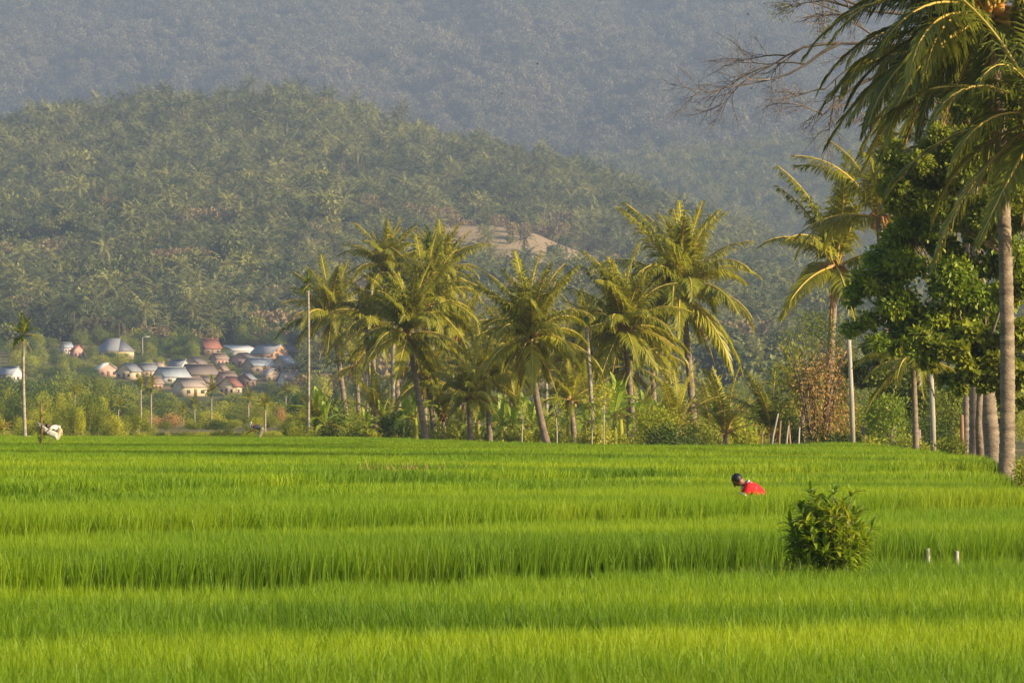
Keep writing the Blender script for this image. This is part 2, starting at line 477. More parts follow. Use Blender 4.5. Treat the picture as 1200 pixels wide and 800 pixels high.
# ---------------------------------------------------------------- rice
def rice_patch(name, size, spacing, blades, width, seed, mat='rice', k_lean=1.0):
    r = np.random.RandomState(seed)
    n = int(round(size / spacing))
    gx, gy = np.meshgrid((np.arange(n) + 0.5) / n * size - size / 2, (np.arange(n) + 0.5) / n * size - size / 2)
    cx = (gx.ravel() + r.uniform(-0.035, 0.035, n * n)).repeat(blades)
    cy = (gy.ravel() + r.uniform(-0.035, 0.035, n * n)).repeat(blades)
    hh = r.uniform(0.92, 1.05, n * n).repeat(blades)
    K = len(cx)
    az = r.uniform(0, 2 * np.pi, K)
    L = r.uniform(0.45, 0.59, K) * hh
    lean = r.uniform(0.02, 0.27, K) * k_lean
    ox, oy = np.cos(az), np.sin(az)
    bx, by = cx + ox * 0.02, cy + oy * 0.02
    faz = r.uniform(0, np.pi, K)
    sx, sy = np.cos(faz), np.sin(faz)
    w = width * r.uniform(0.7, 1.2, K)
    rows = []
    for t, wf, cu in ((0.0, 0.6, 0.0), (0.5, 1.0, 0.28), (0.85, 0.7, 0.75)):
        px_, py_ = bx + ox * lean * L * cu * 1.3, by + oy * lean * L * cu * 1.3
        pz_ = L * t * (1 - 0.25 * lean * t)
        rows.append(np.stack([px_ - sx * w * wf / 2, py_ - sy * w * wf / 2, pz_], 1))
        rows.append(np.stack([px_ + sx * w * wf / 2, py_ + sy * w * wf / 2, pz_], 1))
    rows.append(np.stack([bx + ox * lean * L * 1.45, by + oy * lean * L * 1.45, L * (1 - 0.3 * lean)], 1))
    V = np.stack(rows, 1).reshape(-1, 3)
    b = (np.arange(K) * 7)[:, None]
    loops = np.concatenate([b + np.array([[0, 1, 3, 2, 2, 3, 5, 4, 4, 5, 6]])], 1).ravel()
    sizes = np.tile([4, 4, 3], K)
    return mesh_np(name, V, loops, sizes, [M[mat]])
PS = 1.5
rice_near = scatter_group(proto_coll('rice_near', [rice_patch('rice_patch', PS, 0.16, 27, 0.0062, 40 + i) for i in range(5)]), 'near_rice')
rice_far = scatter_group(proto_coll('rice_far', [rice_patch('rice_patch', PS, 0.20, 18, 0.015, 60 + i) for i in range(4)]), 'far_rice')
names = ['in the foreground', 'behind the mango bush', 'where the person in red works', 'just behind the person in red', 'in front of the palm grove',
         'fifth back from the foreground', 'sixth back from the foreground', 'seventh back from the foreground', 'in front of the far tree belt', 'at the foot of the far tree belt']
for k in range(len(EDGES)):
    (x0, y0), (x1, y1) = EW[k]
    L = math.hypot(x1 - x0, y1 - y0); ang = math.atan2(y1 - y0, x1 - x0)
    z = plot_z(k)
    pts, rots, scls, idx = [], [], [], []
    x = x0 - 0.40 * (x1 - x0) - 4
    sx = PS * math.cos(ang)
    poly_near, poly_far = [], []
    while x < x1 + 0.40 * (x1 - x0) + 4:
        ya = edge_y(k, x) + PS * 0.5; yb = edge_y(k + 1, x)
        if k == 0: ya = 18.0 + PS
        last = None
        y = ya
        gap = PS * 0.72 + max(0.0, yb - 60) * 0.009 if yb < 1e8 else PS * .7
        while y < yb - gap and y < 262:
            if y > far_d(min(max(px_of(x, y), 0), 1500)): break
            u = abs(x / y)
            if u < 0.19:
                n1 = noise.noise(Vector((x * 0.13, y * 0.07, 5.0)))
                n2 = noise.noise(Vector((x * 0.5, y * 0.35, 9.0)))
                hs = 0.99 + 0.06 * n1 + 0.03 * n2
                if k == 0:                      # a thinner, lower strip crossing the nearest plot
                    hs -= 0.30 * math.exp(-((y - (37.0 + 0.30 * x)) / 1.3) ** 2)
                if y + PS > yb - gap: hs *= 0.74
                pts.append((x + rnd.uniform(-.08, .08), y + rnd.uniform(-.08, .08), z))
                rots.append((0, 0, ang + rnd.choice((0, math.pi)))); scls.append((1.06 * rnd.choice((1, -1)), 1.06, hs)); idx.append(rnd.randrange(20))
            last = y
            y += PS
        if last is not None:
            poly_near.append((x, ya - PS * 0.5)); poly_far.append((x, last + PS * 0.5))
        x += sx
    if not pts: continue
    o = scatter('rice_crop', pts, rots, scls, idx, rice_near if k < 3 else rice_far)
    tag(o, 'dense green rice of the plot ' + names[k], kind='stuff')
    s = MB()
    n = len(poly_near)
    s.add([(a, b, z + 0.01) for a, b in poly_near] + [(a, b, z + 0.01) for a, b in poly_far] + [(a, b, -0.7) for a, b in poly_near],
          [(i, i + 1, n + i + 1, n + i) for i in range(n - 1)] + [(2 * n + i, 2 * n + i + 1, i + 1, i) for i in range(n - 1)])
    tag(s.build('paddy_soil', M['soil']), 'muddy soil of the rice plot ' + names[k], kind='structure')

grass_all = scatter_group(proto_coll('bank_grass', [rice_patch('grass_patch', PS, 0.30, 11, 0.022, 80 + i, 'grass', 2.2) for i in range(4)]), 'bank_grass')
pts, rots, scls, idx = [], [], [], []
x = -36.0
while x < 24:
    y = 68.0
    while y < 262:
        px = px_of(x, y); f = far_d(min(max(px, 0), 1500))
        if -60 < px < 1290 and f + .5 < y < f + 48:
            n1 = noise.noise(Vector((x * .3, y * .2, 2)))
            pts.append((x + rnd.uniform(-.3, .3), y + rnd.uniform(-.3, .3), terr_z(x, y) - .02)); rots.append((0, 0, rnd.uniform(0, 6.28)))
            h = rnd.uniform(.2, .4) + .2 * n1; scls.append((1, 1, max(.15, h))); idx.append(rnd.randrange(4))
        y += PS * .93
    x += PS * .93
tag(scatter('bank_grass', pts, rots, scls, idx, grass_all), 'rough grass and weeds on the bank behind the rice', kind='stuff')

# ---------------------------------------------------------------- palm fronds
def frond_mesh(name, L, el, droop, n, ll, lw, mats, seed, hang=0.5, rr=0.03, fold=0.25, ragged=0.06):
    r = random.Random(seed)
    b = MB()
    K = 12
    pts = [Vector((0, 0, 0))]
    dirs = []
    sidebend = r.uniform(-0.12, 0.12)
    for i in range(K):
        s = (i + 0.5) / K
        th = el - droop * s ** 1.25
        dv = Vector((math.cos(th), sidebend * s * 2, math.sin(th))).normalized()
        dirs.append(dv); pts.append(pts[-1] + dv * (L / K))
    b.tube(pts, [rr * (1 - 0.85 * i / K) + 0.003 for i in range(K + 1)], 4, m=1, cap=False)
    for i in range(n):
        s = 0.13 + 0.87 * (i + 0.5) / n
        q = s * K; k = min(int(q), K - 1)
        p0 = pts[k].lerp(pts[k + 1], q - k)
        t = dirs[k]
        side = Vector((0, 0, 1)).cross(t)
        if side.length < 0.05: side = Vector((0, 1, 0))
        side.normalize()
        nrm = t.cross(side)
        prof = min(1.0, 0.45 + s * 2.2) * (1.0 - 0.72 * max(0, s - 0.35) / 0.65) 
        for sg in (-1, 1):
            if r.random() < ragged: continue
            a = math.radians(60 - 36 * s + r.uniform(-9, 9))
            l = ll * prof * r.uniform(0.85, 1.1)
            d1 = (t * math.cos(a) + side * (sg * math.sin(a)) + nrm * fold * r.uniform(0.3, 1.4)).normalized()
            g1 = hang * r.uniform(0.5, 1.3)
            d2 = (d1 + Vector((0, 0, -1)) * g1).normalized()
            d3 = (d1 + Vector((0, 0, -1)) * g1 * 2.6).normalized()
            wv = t.cross(d1).cross(d1)
            wv = (t - d1 * t.dot(d1)).normalized() * (lw / 2)
            p1 = p0 + d2 * (l * 0.5); p2 = p1 + d3 * (l * 0.5)
            b.add([p0 - wv * .6, p0 + wv * .6, p1 - wv, p1 + wv, p2], [(0, 1, 3, 2), (2, 3, 4)], 0)
    return b.mesh(name, mats)

ELS = [(85, 22), (74, 40), (62, 58), (47, 74), (29, 76), (9, 64), (-13, 48), (-37, 32), (-62, 12)]
def frond_set(n, ll, lw, mat, seed, hang=0.5, rr=0.03, L=1.0, variants=2, ragged=0.06):
    out = []
    for i, (e, dr) in enumerate(ELS):
        out.append([frond_mesh('frond', L, math.radians(e + 4 * v), math.radians(dr * (1 + 0.15 * v)), n, ll, lw, [mat, M['rachis']], seed + i * 7 + v, hang, rr, ragged=ragged) for v in range(variants)])
    return out
FR_NEAR = frond_set(92, 0.24, 0.013, M['frond_dark'], 100, hang=0.42, rr=0.010, variants=3)
FR_MID = frond_set(60, 0.27, 0.020, M['frond'], 200, hang=0.55, rr=0.010, variants=3)
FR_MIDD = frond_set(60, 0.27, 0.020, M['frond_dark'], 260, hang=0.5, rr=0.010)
FR_DRY = frond_set(34, 0.20, 0.014, M['frond_dry'], 300, hang=0.9, rr=0.010, variants=1, ragged=0.3)
FR_ARE = frond_set(26, 0.34, 0.045, M['areca'], 400, hang=0.35, rr=0.02, variants=2)
FR_ARY = frond_set(30, 0.28, 0.035, M['areca_yellow'], 500, hang=0.5, rr=0.016, variants=1)
FR_YOUNG = frond_set(44, 0.22, 0.02, M['frond'], 600, hang=0.3, rr=0.012, variants=2)

def join_mesh(name, meshes):
    V, loops, sizes, mats, mi = [], [], [], [], []
    off = 0
    for k, me in enumerate(meshes):
        a = np.empty(len(me.vertices) * 3, dtype=np.float32); me.vertices.foreach_get('co', a); V.append(a.reshape(-1, 3))
        l = np.empty(len(me.loops), dtype=np.int32); me.loops.foreach_get('vertex_index', l); loops.append(l + off)
        z = np.empty(len(me.polygons), dtype=np.int32); me.polygons.foreach_get('loop_total', z); sizes.append(z)
        mats.append(me.materials[0]); mi.append(np.full(len(z), k)); off += len(me.vertices)
    return mesh_np(name, np.concatenate(V), np.concatenate(loops), np.concatenate(sizes), mats, np.concatenate(mi))

def trunk_curve(base, mid, top, n):
    out = []
    for i in range(n + 1):
        t = i / n
        out.append(base * (1 - t) ** 2 + mid * (2 * t * (1 - t)) + top * t * t)
    return out

def palm_trunk(root, pts, r0, r1, mat, ringed=True, swell=0.35, name='trunk', sides=10):
    b = MB()
    n = len(pts) - 1
    P2, R2 = [], []
    for i, p in enumerate(pts):
        t = i / n
        r = r0 + (r1 - r0) * t + r0 * swell * math.exp(-t * n * 0.55)
        if ringed:
            P2 += [p, p + (pts[min(i + 1, n)] - pts[max(i - 1, 0)]).normalized() * 0.02]
            R2 += [r * 1.05, r * 0.96]
        else: P2.append(p); R2.append(r)
    b.tube(P2, R2, sides)
    return b.build(name, mat, root, smooth=not ringed)

def coconut_palm(base_px, d, crown_px, crown_py, frond_px, label, seed, fset=None, nfr=26, trunk_px=9.0, mid_px=None, nuts=7, dry=2,
                 nutmat='nut_green', group=None, els=None, base_z=None, az0=0.0, name='coconut_palm', trunk_mat='trunk', lowbias=0.0):
    r = random.Random(seed)
    fset = fset or FR_MID
    s = F_PX / d
    bx = (base_px - CX) / s
    bz = terr_z(bx, d) - 0.15 if base_z is None else base_z
    root = empty(name, (bx, d, bz), 0, label, 'palm tree', group)
    top = P(crown_px, crown_py, d + r.uniform(-.4, .4)) - Vector((bx, d, bz))
    if mid_px is None: mid = Vector((top.x * 0.35, 0, top.z * 0.5))
    else: mid = Vector(((mid_px - base_px) / s * 1.0, 0, top.z * 0.5))
    r0 = trunk_px / s / 2
    nseg = max(8, int(top.z / 0.22))
    palm_trunk(root, trunk_curve(Vector((0, 0, 0)), mid, top, nseg), r0, r0 * 0.72, M[trunk_mat])
    Lf = frond_px / s
    for i in range(nfr):
        t = (i + 0.5) / nfr
        if els: k = els[i % len(els)]
        else: k = min(7, max(1 if i > 1 else 0, int(t ** 1.2 * 7.6 + r.uniform(-0.8, 0.8))))
        me = r.choice(fset[k])
        az = az0 + i * 2.39996 + r.uniform(-.25, .25)
        L = Lf * r.uniform(0.92, 1.2) * (1.05 if k <= 1 else 1.0)
        put('frond', me, root, top + Vector((math.cos(az), math.sin(az), 0)) * r0 * 0.5, (r.uniform(-.15, .15), r.uniform(-.12, .12), az), L)
    for i in range(dry + (r.randrange(3) if dry else 0)):
        az = r.uniform(0, 6.28)
        put('dry_frond', FR_DRY[r.choice((7, 8))][0], root, top + Vector((math.cos(az) * r0, math.sin(az) * r0, -0.1)), (0, 0, az), Lf * r.uniform(0.6, 0.85))
    b = MB()
    for i in range(11):
        az = r.uniform(0, 6.28); e = r.uniform(-0.3, 1.2); l = Lf * r.uniform(0.12, 0.24)
        dv = Vector((math.cos(az) * math.cos(e), math.sin(az) * math.cos(e), math.sin(e)))
        b.tube([top, top + dv * l * 0.6 + Vector((0, 0, .02)), top + dv * l - Vector((0, 0, l * .35))], [r0 * 0.6, r0 * 0.3, 0.01], 5)
    b.build('leaf_sheath', M['sheath'], root)
    nr_ = max(0.10, Lf * 0.033)
    for i in range(nuts):
        az = r.uniform(0, 6.28); q = r0 * 1.0 + nr_ * r.uniform(0.6, 1.9)
        c = MB(); c.ball((0, 0, 0), (nr_, nr_, nr_ * 1.2), nu=8, nv=6)
        o = c.build('coconut', M[nutmat], root, smooth=True, loc=top + Vector((math.cos(az) * q, math.sin(az) * q, -nr_ * r.uniform(0.6, 3.0))))
    return root

def areca_palm(px, d, base_py, crown_py, frond_px, label, seed, trunk_px=4.5, lean=0, n=9, fset=None, group=None, name='areca_palm', els=(0, 1, 2, 3, 4, 5), dry=1, trunk_mat='trunk_pale', fruit=True):
    r = random.Random(seed)
    fset = fset or FR_ARE
    s = F_PX / d
    b0 = P(px, base_py, d)
    b0.z = min(b0.z, terr_z(b0.x, d)) if d > 255 else plot_z(plot_at(b0.x, d))
    root = empty(name, b0, 0, label, 'palm tree', group)
    top = P(px + lean, crown_py, d) - b0
    r0 = trunk_px / s / 2
    palm_trunk(root, trunk_curve(Vector((0, 0, 0)), Vector((top.x * .4 + r.uniform(-.03, .03) * top.z, 0, top.z * .5)), top, max(6, int(top.z / .5))), r0, r0 * 0.75, M[trunk_mat], ringed=False, swell=0.25, sides=8)
    Lf = frond_px / s
    c = MB(); c.tube([top - Vector((0, 0, Lf * .1)), top + Vector((0, 0, Lf * .2))], [r0 * 1.2, r0 * 0.8], 8)
    c.build('crownshaft', M['areca'], root, smooth=True)
    for i in range(n):
        az = i * 2.39996 + r.uniform(-.3, .3) + seed
        k = els[i % len(els)]
        put('frond', r.choice(fset[k]), root, top + Vector((0, 0, Lf * .18)), (0, 0, az), Lf * r.uniform(.85, 1.1))
    for i in range(dry):
        az = r.uniform(0, 6.28)
        put('dry_frond', FR_DRY[7][0], root, top, (0, 0, az), Lf * .8)
    if fruit:
        c = MB()
        for i in range(14):
            az = r.uniform(0, 6.28); q = r.uniform(0.3, 1) * r0 * 3
            c.ball(top + Vector((math.cos(az) * q, math.sin(az) * q, -Lf * r.uniform(.05, .2))), Lf * .03, nu=6, nv=4)
        c.build('fruit_bunch', M['nut_green'], root)
    return root

# ---------------------------------------------------------------- leaves, shrubs and broadleaf trees
def leaf_cloud(lobes, n, size, seed, shell=0.55, droop=0.2, aspect=0.42, up=0.4):
    """many small folded leaves spread through the volume of ellipsoid lobes; lobes: (centre, radii)"""
    r = np.random.RandomState(seed)
    w = np.array([max(l[1]) ** 2 for l in lobes]); w = w / w.sum()
    li = r.choice(len(lobes), n, p=w)
    C = np.array([l[0] for l in lobes])[li]; R = np.array([l[1] for l in lobes])[li]
    dv = r.normal(size=(n, 3)); dv /= np.linalg.norm(dv, axis=1)[:, None]
    rad = shell + (1 - shell) * r.uniform(0, 1, n) ** 0.6
    rad *= 1 + 0.28 * np.sin(dv[:, 0] * 7 + li) * np.sin(dv[:, 1] * 6 + 2 * li) * np.sin(dv[:, 2] * 8 + li * 1.7) + r.normal(0, 0.05, n)
    pos = C + dv * R * rad[:, None]
    ax = dv * 0.6 + r.normal(0, 0.6, (n, 3)); ax[:, 2] -= droop
    ax /= np.linalg.norm(ax, axis=1)[:, None]
    nm = dv * 0.5 + r.normal(0, 0.5, (n, 3)); nm[:, 2] += up
    sd = np.cross(ax, nm); sd /= (np.linalg.norm(sd, axis=1)[:, None] + 1e-9)
    nm = np.cross(sd, ax)
    l = (size * r.uniform(0.6, 1.25, n))[:, None]; wd = l * aspect
    v0 = pos; v1 = pos + ax * l * 0.5 + sd * wd * 0.5 + nm * l * 0.08; v2 = pos + ax * l - nm * l * 0.1; v3 = pos + ax * l * 0.5 - sd * wd * 0.5 + nm * l * 0.08
    V = np.stack([v0, v1, v2, v3], 1).reshape(-1, 3)
    b = (np.arange(n) * 4)[:, None]
    loops = (b + np.array([[0, 1, 2, 0, 2, 3]])).ravel()
    return V, loops, np.full(2 * n, 3)

def crown_mesh(name, lobes, n, size, seed, mat, **kw):
    V, l, s = leaf_cloud(lobes, n, size, seed, **kw)
    return mesh_np(name, V, l, s, [mat])

def make_lobes(w, d, h, k, seed, z0=0.0, flat=0.8, size=(0.26, 0.42)):
    r = random.Random(seed)
    out = []
    for i in range(k):
        a = r.uniform(0, 6.28); q = math.sqrt(r.random())
        zz = r.uniform(0.12, 0.88)
        wr = math.sin(math.pi * (0.15 + 0.75 * zz)) 
        R = r.uniform(*size) * min(w, h * 1.3)
        out.append(((math.cos(a) * q * max(0.05, w / 2 - R * .7) * wr, math.sin(a) * q * max(0.05, d / 2 - R * .7) * wr, z0 + R * flat * .7 + zz * max(0.05, h - R * 1.5)), (R, R, R * flat)))
    return out

def limb_mesh(name, lobes, trunk_h, r0, seed, mat, base=(0, 0, 0), lean=(0, 0), every=1):
    r = random.Random(seed)
    lobes = lobes[::every]
    b = MB()
    fork = Vector((lean[0], lean[1], trunk_h))
    b0 = Vector(base)
    b.tube([b0, b0.lerp(fork, 0.5) + Vector((r.uniform(-1, 1) * r0, 0, 0)), fork], [r0 * 1.35, r0, r0 * .8], 8)
    for c, R in lobes:
        c = Vector(c)
        m = fork.lerp(c, 0.5) + Vector((r.uniform(-.2, .2), r.uniform(-.2, .2), -0.12)) * R[0]
        b.tube([fork, m, c], [r0 * .55, r0 * .32, r0 * .1], 5)
        for j in range(5):
            dv = Vector((r.gauss(0, 1), r.gauss(0, 1), r.gauss(0.3, 1))).normalized()
            b.tube([m.lerp(c, r.uniform(.3, 1)), c + Vector((dv.x * R[0], dv.y * R[1], dv.z * R[2])) * .85], [r0 * .12, r0 * .04], 3, cap=False)
    return b.mesh(name, [mat], smooth=True)

def broad_tree(px, base_z, d, top_py, w_px, label, seed, mat='leaf_mid', n=3000, leaf_px=4.0, k=9, trunk_frac=0.3, group=None, name='broadleaf_tree', aspect=0.5, trunk_px=None, cat='tree', dark=0.0):
    s = F_PX / d
    bx = (px - CX) / s
    if base_z is None: base_z = terr_z(bx, d) - 0.1
    root = empty(name, (bx, d, base_z), 0, label, cat, group)
    H = EYE + (YH - top_py) / s - base_z
    w = w_px / s
    th = H * trunk_frac
    lobes = make_lobes(w, w, H - th * .8, k, seed, th * .8)
    put('crown', crown_mesh('crown', lobes, n, leaf_px / s, seed, M[mat], aspect=aspect), root)
    put('trunk', limb_mesh('trunk', lobes, th, (trunk_px or w_px * 0.06) / s / 2, seed, M['bark']), root)
    return root

def shrub(px, d, top_py, w_px, label, seed, mat='leaf_mid', n=900, leaf_px=3.2, k=6, group=None, name='shrub', base_z=None, aspect=0.45, cat='shrub', part='foliage'):
    s = F_PX / d
    bx = (px - CX) / s
    if base_z is None: base_z = terr_z(bx, d) - 0.1
    root = empty(name, (bx, d, base_z), 0, label, cat, group)
    H = max(0.3, EYE + (YH - top_py) / s - base_z); w = w_px / s
    lobes = make_lobes(w, w * .8, H, k, seed, 0.0, flat=0.85, size=(0.3, 0.46))
    put(part, crown_mesh(part, lobes, n, leaf_px / s, seed, M[mat], aspect=aspect, shell=0.4), root)
    b = MB(); r = random.Random(seed)
    for c, R in lobes:
        b.tube([(r.uniform(-.05, .05) * w, 0, 0), (c[0] * .4, c[1] * .4, c[2] * .5), c], [w * .015, w * .011, w * .004], 4)
    b.build('stem', M['bark'], root)
    return root
# ---------------------------------------------------------------- far woods on hill and mountain
M['hill_palm'] = leaf_mat('far_palm_leaf', [(0.02, 0.038, 0.015), (0.085, 0.11, 0.035), (0.32, 0.30, 0.08)], trans=0.25, noise_scale=0.013, inst=0.5)
M['hill_leaf'] = leaf_mat('far_broad_leaf', [(0.018, 0.035, 0.012), (0.085, 0.115, 0.022), (0.30, 0.28, 0.045)], trans=0.2, noise_scale=0.012, inst=0.5)
M['mount_leaf'] = leaf_mat('mountain_leaf', [(0.03, 0.045, 0.03), (0.095, 0.10, 0.05), (0.24, 0.205, 0.12)], trans=0.2, noise_scale=0.005, inst=0.35)
M['hill_brown'] = leaf_mat('far_dry_leaf', [(0.16, 0.12, 0.05), (0.24, 0.18, 0.08), (0.34, 0.24, 0.11)], trans=0.2, noise_scale=0.03, inst=0.4)

def simple_palm_mesh(seed, H=8.0, L=3.9, nfr=19, mat='hill_palm'):
    r = random.Random(seed)
    b = MB()
    lx = r.uniform(-.6, .6)
    b.tube([(0, 0, -1), (lx * .3, 0, H * .5), (lx, 0, H)], [0.2, 0.16, 0.12], 5, m=1)
    top = Vector((lx, 0, H))
    for i in range(nfr):
        az = i * 2.39996 + r.uniform(-.3, .3)
        t = (i + .5) / nfr
        el = math.radians(82 - 120 * t + r.uniform(-8, 8)); dr = math.radians(60 + r.uniform(-15, 25))
        K = 5; p = top.copy(); hd = Vector((math.cos(az), math.sin(az), 0)); sd = Vector((-math.sin(az), math.cos(az), 0))
        l = L * r.uniform(.85, 1.15)
        for k in range(K):
            s = (k + .5) / K; th = el - dr * s ** 1.2
            dv = hd * math.cos(th) + Vector((0, 0, math.sin(th)))
            q = p + dv * (l / K)
            ll = L * 0.24 * (0.55 + 0.6 * math.sin(math.pi * min(1, s + .15)))
            for sg in (-1, 1):
                for u in (0.05, 0.55):
                    if r.random() < .07: continue
                    a = p.lerp(q, u); c = p.lerp(q, min(1, u + .36))
                    tip = a + (sd * sg * .75 + dv * .7 + Vector((0, 0, -0.55 * r.uniform(.5, 1.4)))).normalized() * ll
                    b.add([a, c, tip], [(0, 1, 2)], 0)
            p = q
    return b.mesh('far_palm', [M[mat], M['bark']])

def simple_tree_mesh(seed, w, h, n, leaf, mat, th=0.3, k=7, bare=0, trunk='bark'):
    r = random.Random(seed)
    lobes = make_lobes(w, w, h * (1 - th * .7), k, seed, h * th * .7, size=(.24, .4))
    V, l, s = leaf_cloud(lobes, n, leaf, seed, aspect=.7, shell=.5)
    b = MB()
    b.tube([(0, 0, -1), (0, 0, h * th), (0, 0, h * .8)], [w * .03, w * .022, w * .008], 5)
    for c, R in lobes:
        b.tube([(0, 0, h * th), Vector(c) * 1.0], [w * .014, w * .005], 3, cap=False)
    for i in range(bare):
        a = r.uniform(0, 6.28)
        b.tube([(0, 0, h * r.uniform(.3, .6)), (math.cos(a) * w * .4, math.sin(a) * w * .4, h * r.uniform(.8, 1.05))], [w * .014, w * .006], 3, cap=False)
    nb = len(V)
    loops = list(l) + [i + nb for f in b.f for i in f]
    sizes = list(s) + [len(f) for f in b.f]
    VV = np.concatenate([V, np.array(b.v)])
    return mesh_np('far_tree', VV, loops, sizes, [M[mat], M[trunk]], [0] * len(s) + [1] * len(b.f))

hill_palms = [simple_palm_mesh(10 + i, H=(4.0, 5.2, 6.5, 5.0, 8.0, 9.5)[i], L=(4.2, 4.6, 5.0, 4.8, 4.4, 4.8)[i], nfr=(15, 17, 16, 19, 16, 17)[i]) for i in range(6)]
hill_trees = [simple_tree_mesh(30 + i, 6.0 + (i % 3) * 2.6, 4.6 + (i % 4) * 1.1, 800, 0.75, 'hill_leaf' if i < 5 else 'hill_brown') for i in range(6)]
hill_all = scatter_group(proto_coll('hill_kinds', hill_palms + hill_trees), 'hill')
mount_trees = [simple_tree_mesh(60 + i, 11 + (i % 3) * 2, 10 + (i % 3) * 3, 420, 1.5, 'mount_leaf', th=.4, bare=2, trunk='bark') for i in range(5)]
mount_all = scatter_group(proto_coll('mountain_kinds', mount_trees), 'mountain')

def clear_of_village(px, d):
    return not (-80 < px < 365 and d < 1190)

cells = []
step = 5.0
y = 860.0
r = random.Random(99)
while y < 2300:
    st = step * (0.9 + 0.00012 * (y - 860))
    half = y * 0.150
    x = -half
    while x < half:
        X = x + r.uniform(-.45, .45) * st; Y = y + r.uniform(-.45, .45) * st
        px = px_of(X, Y)
        if clear_of_village(px, Y) and (not in_clearing(X, Y, 1.05) or r.random() < 0.06) and r.random() > 0.14 + (.5 if noise.noise(Vector((X / 26, Y / 60, 41))) > .30 else 0):
            cells.append((X, Y, px))
        x += st
    y += st
def hill_kind(X, Y, px):
    if in_clearing(X, Y, 1.2): return r.choice((0, 1, 3, 6, 11))
    n1 = noise.noise(Vector((X / 70, Y / 110, 21)))
    e = (YH - lerp_table(px, CREST1))
    palmy = 0.50 + 0.9 * n1 + (0.30 if Y > 1800 else -0.26 if Y < 1520 else 0)
    if r.random() < palmy: return r.randrange(6) if Y > 2000 else r.choice((0, 1, 2, 3, 3, 4))
    n2 = noise.noise(Vector((X / 30, Y / 50, 4)))
    return 11 if (n2 > 0.24 or r.random() < 0.06) else 6 + r.randrange(5)
near_palm, near_tree, rest = [], [], []
for c in cells:
    k = hill_kind(*c)
    vis = -20 < c[2] < 1215
    (near_palm if (k < 6 and vis) else near_tree if (k >= 6 and vis) else rest).append((c[0], c[1], c[2], k))
near_palm.sort(key=lambda c: c[1]); near_tree.sort(key=lambda c: c[1])
singles = near_palm[:225]
rest += near_palm[225:] + near_tree
for X, Y, px, k in singles:
    z = terr_z(X, Y)
    sc = r.uniform(.75, 1.35)
    palm = k < 6
    o = put('coconut_palm' if palm else 'broadleaf_tree', (hill_palms + hill_trees)[k], None, (X, Y, z), (0, 0, r.uniform(0, 6.28)), (sc, sc, sc))
    if palm: tag(o, 'small hazy coconut palm on the lower slope of the hill behind the fields', 'palm tree', 'coconut palms on the lower hill slope')
    elif k == 11: tag(o, 'small brownish dry tree on the lower slope of the hill behind the fields', 'tree', 'dry trees on the lower hill slope')
    else: tag(o, 'small hazy round green tree on the lower slope of the hill behind the fields', 'tree', 'broadleaf trees on the lower hill slope')
pts, rots, scls, idx = [], [], [], []
for X, Y, px, k in rest:
    pts.append((X, Y, terr_z(X, Y))); rots.append((0, 0, r.uniform(0, 6.28)))
    sc = (r.uniform(.55, 1.4) * (1.5 if r.random() < .07 else 1) if k >= 6 else r.uniform(.85, 1.45)); scls.append((sc, sc, sc * r.uniform(.9, 1.15))); idx.append(k)
tag(scatter('hillside_forest', pts, rots, scls, idx, hill_all), 'coconut palms and broadleaf trees covering the rounded hill', kind='stuff')

pts, rots, scls, idx = [], [], [], []
y = 2450.0
while y < 5250:
    mid = y < 3300
    st = 7.5 if mid else 11.5
    half = y * 0.145
    x = -half if not mid else -0.03 * y
    while x < half:
        X = x + r.uniform(-.5, .5) * st; Y = y + r.uniform(-.5, .5) * st
        if r.random() > 0.08:
            z = terr_z(X, Y)
            pts.append((X, Y, z)); rots.append((0, 0, r.uniform(0, 6.28)))
            if mid: sc = r.uniform(.8, 1.3); idx.append(r.choice((0, 1, 2, 3, 4, 5, 6, 7, 8, 9, 10)))
            else: sc = r.uniform(.7, 1.35); idx.append(r.randrange(5))
            scls.append((sc, sc, sc * r.uniform(.8, 1.3)))
        x += st
    y += st
a = [i for i, p in enumerate(pts) if p[1] < 3320]; b_ = [i for i, p in enumerate(pts) if p[1] >= 3320]
def sub(L, I): return [L[i] for i in I]
tag(scatter('valley_forest', sub(pts, a), sub(rots, a), sub(scls, a), sub(idx, a), hill_all), 'hazy wooded ridge between the hill and the mountain', kind='stuff')
tag(scatter('mountain_forest', sub(pts, b_), sub(rots, b_), sub(scls, b_), sub(idx, b_), mount_all), 'grey blue hazy woods covering the mountain slope', kind='stuff')

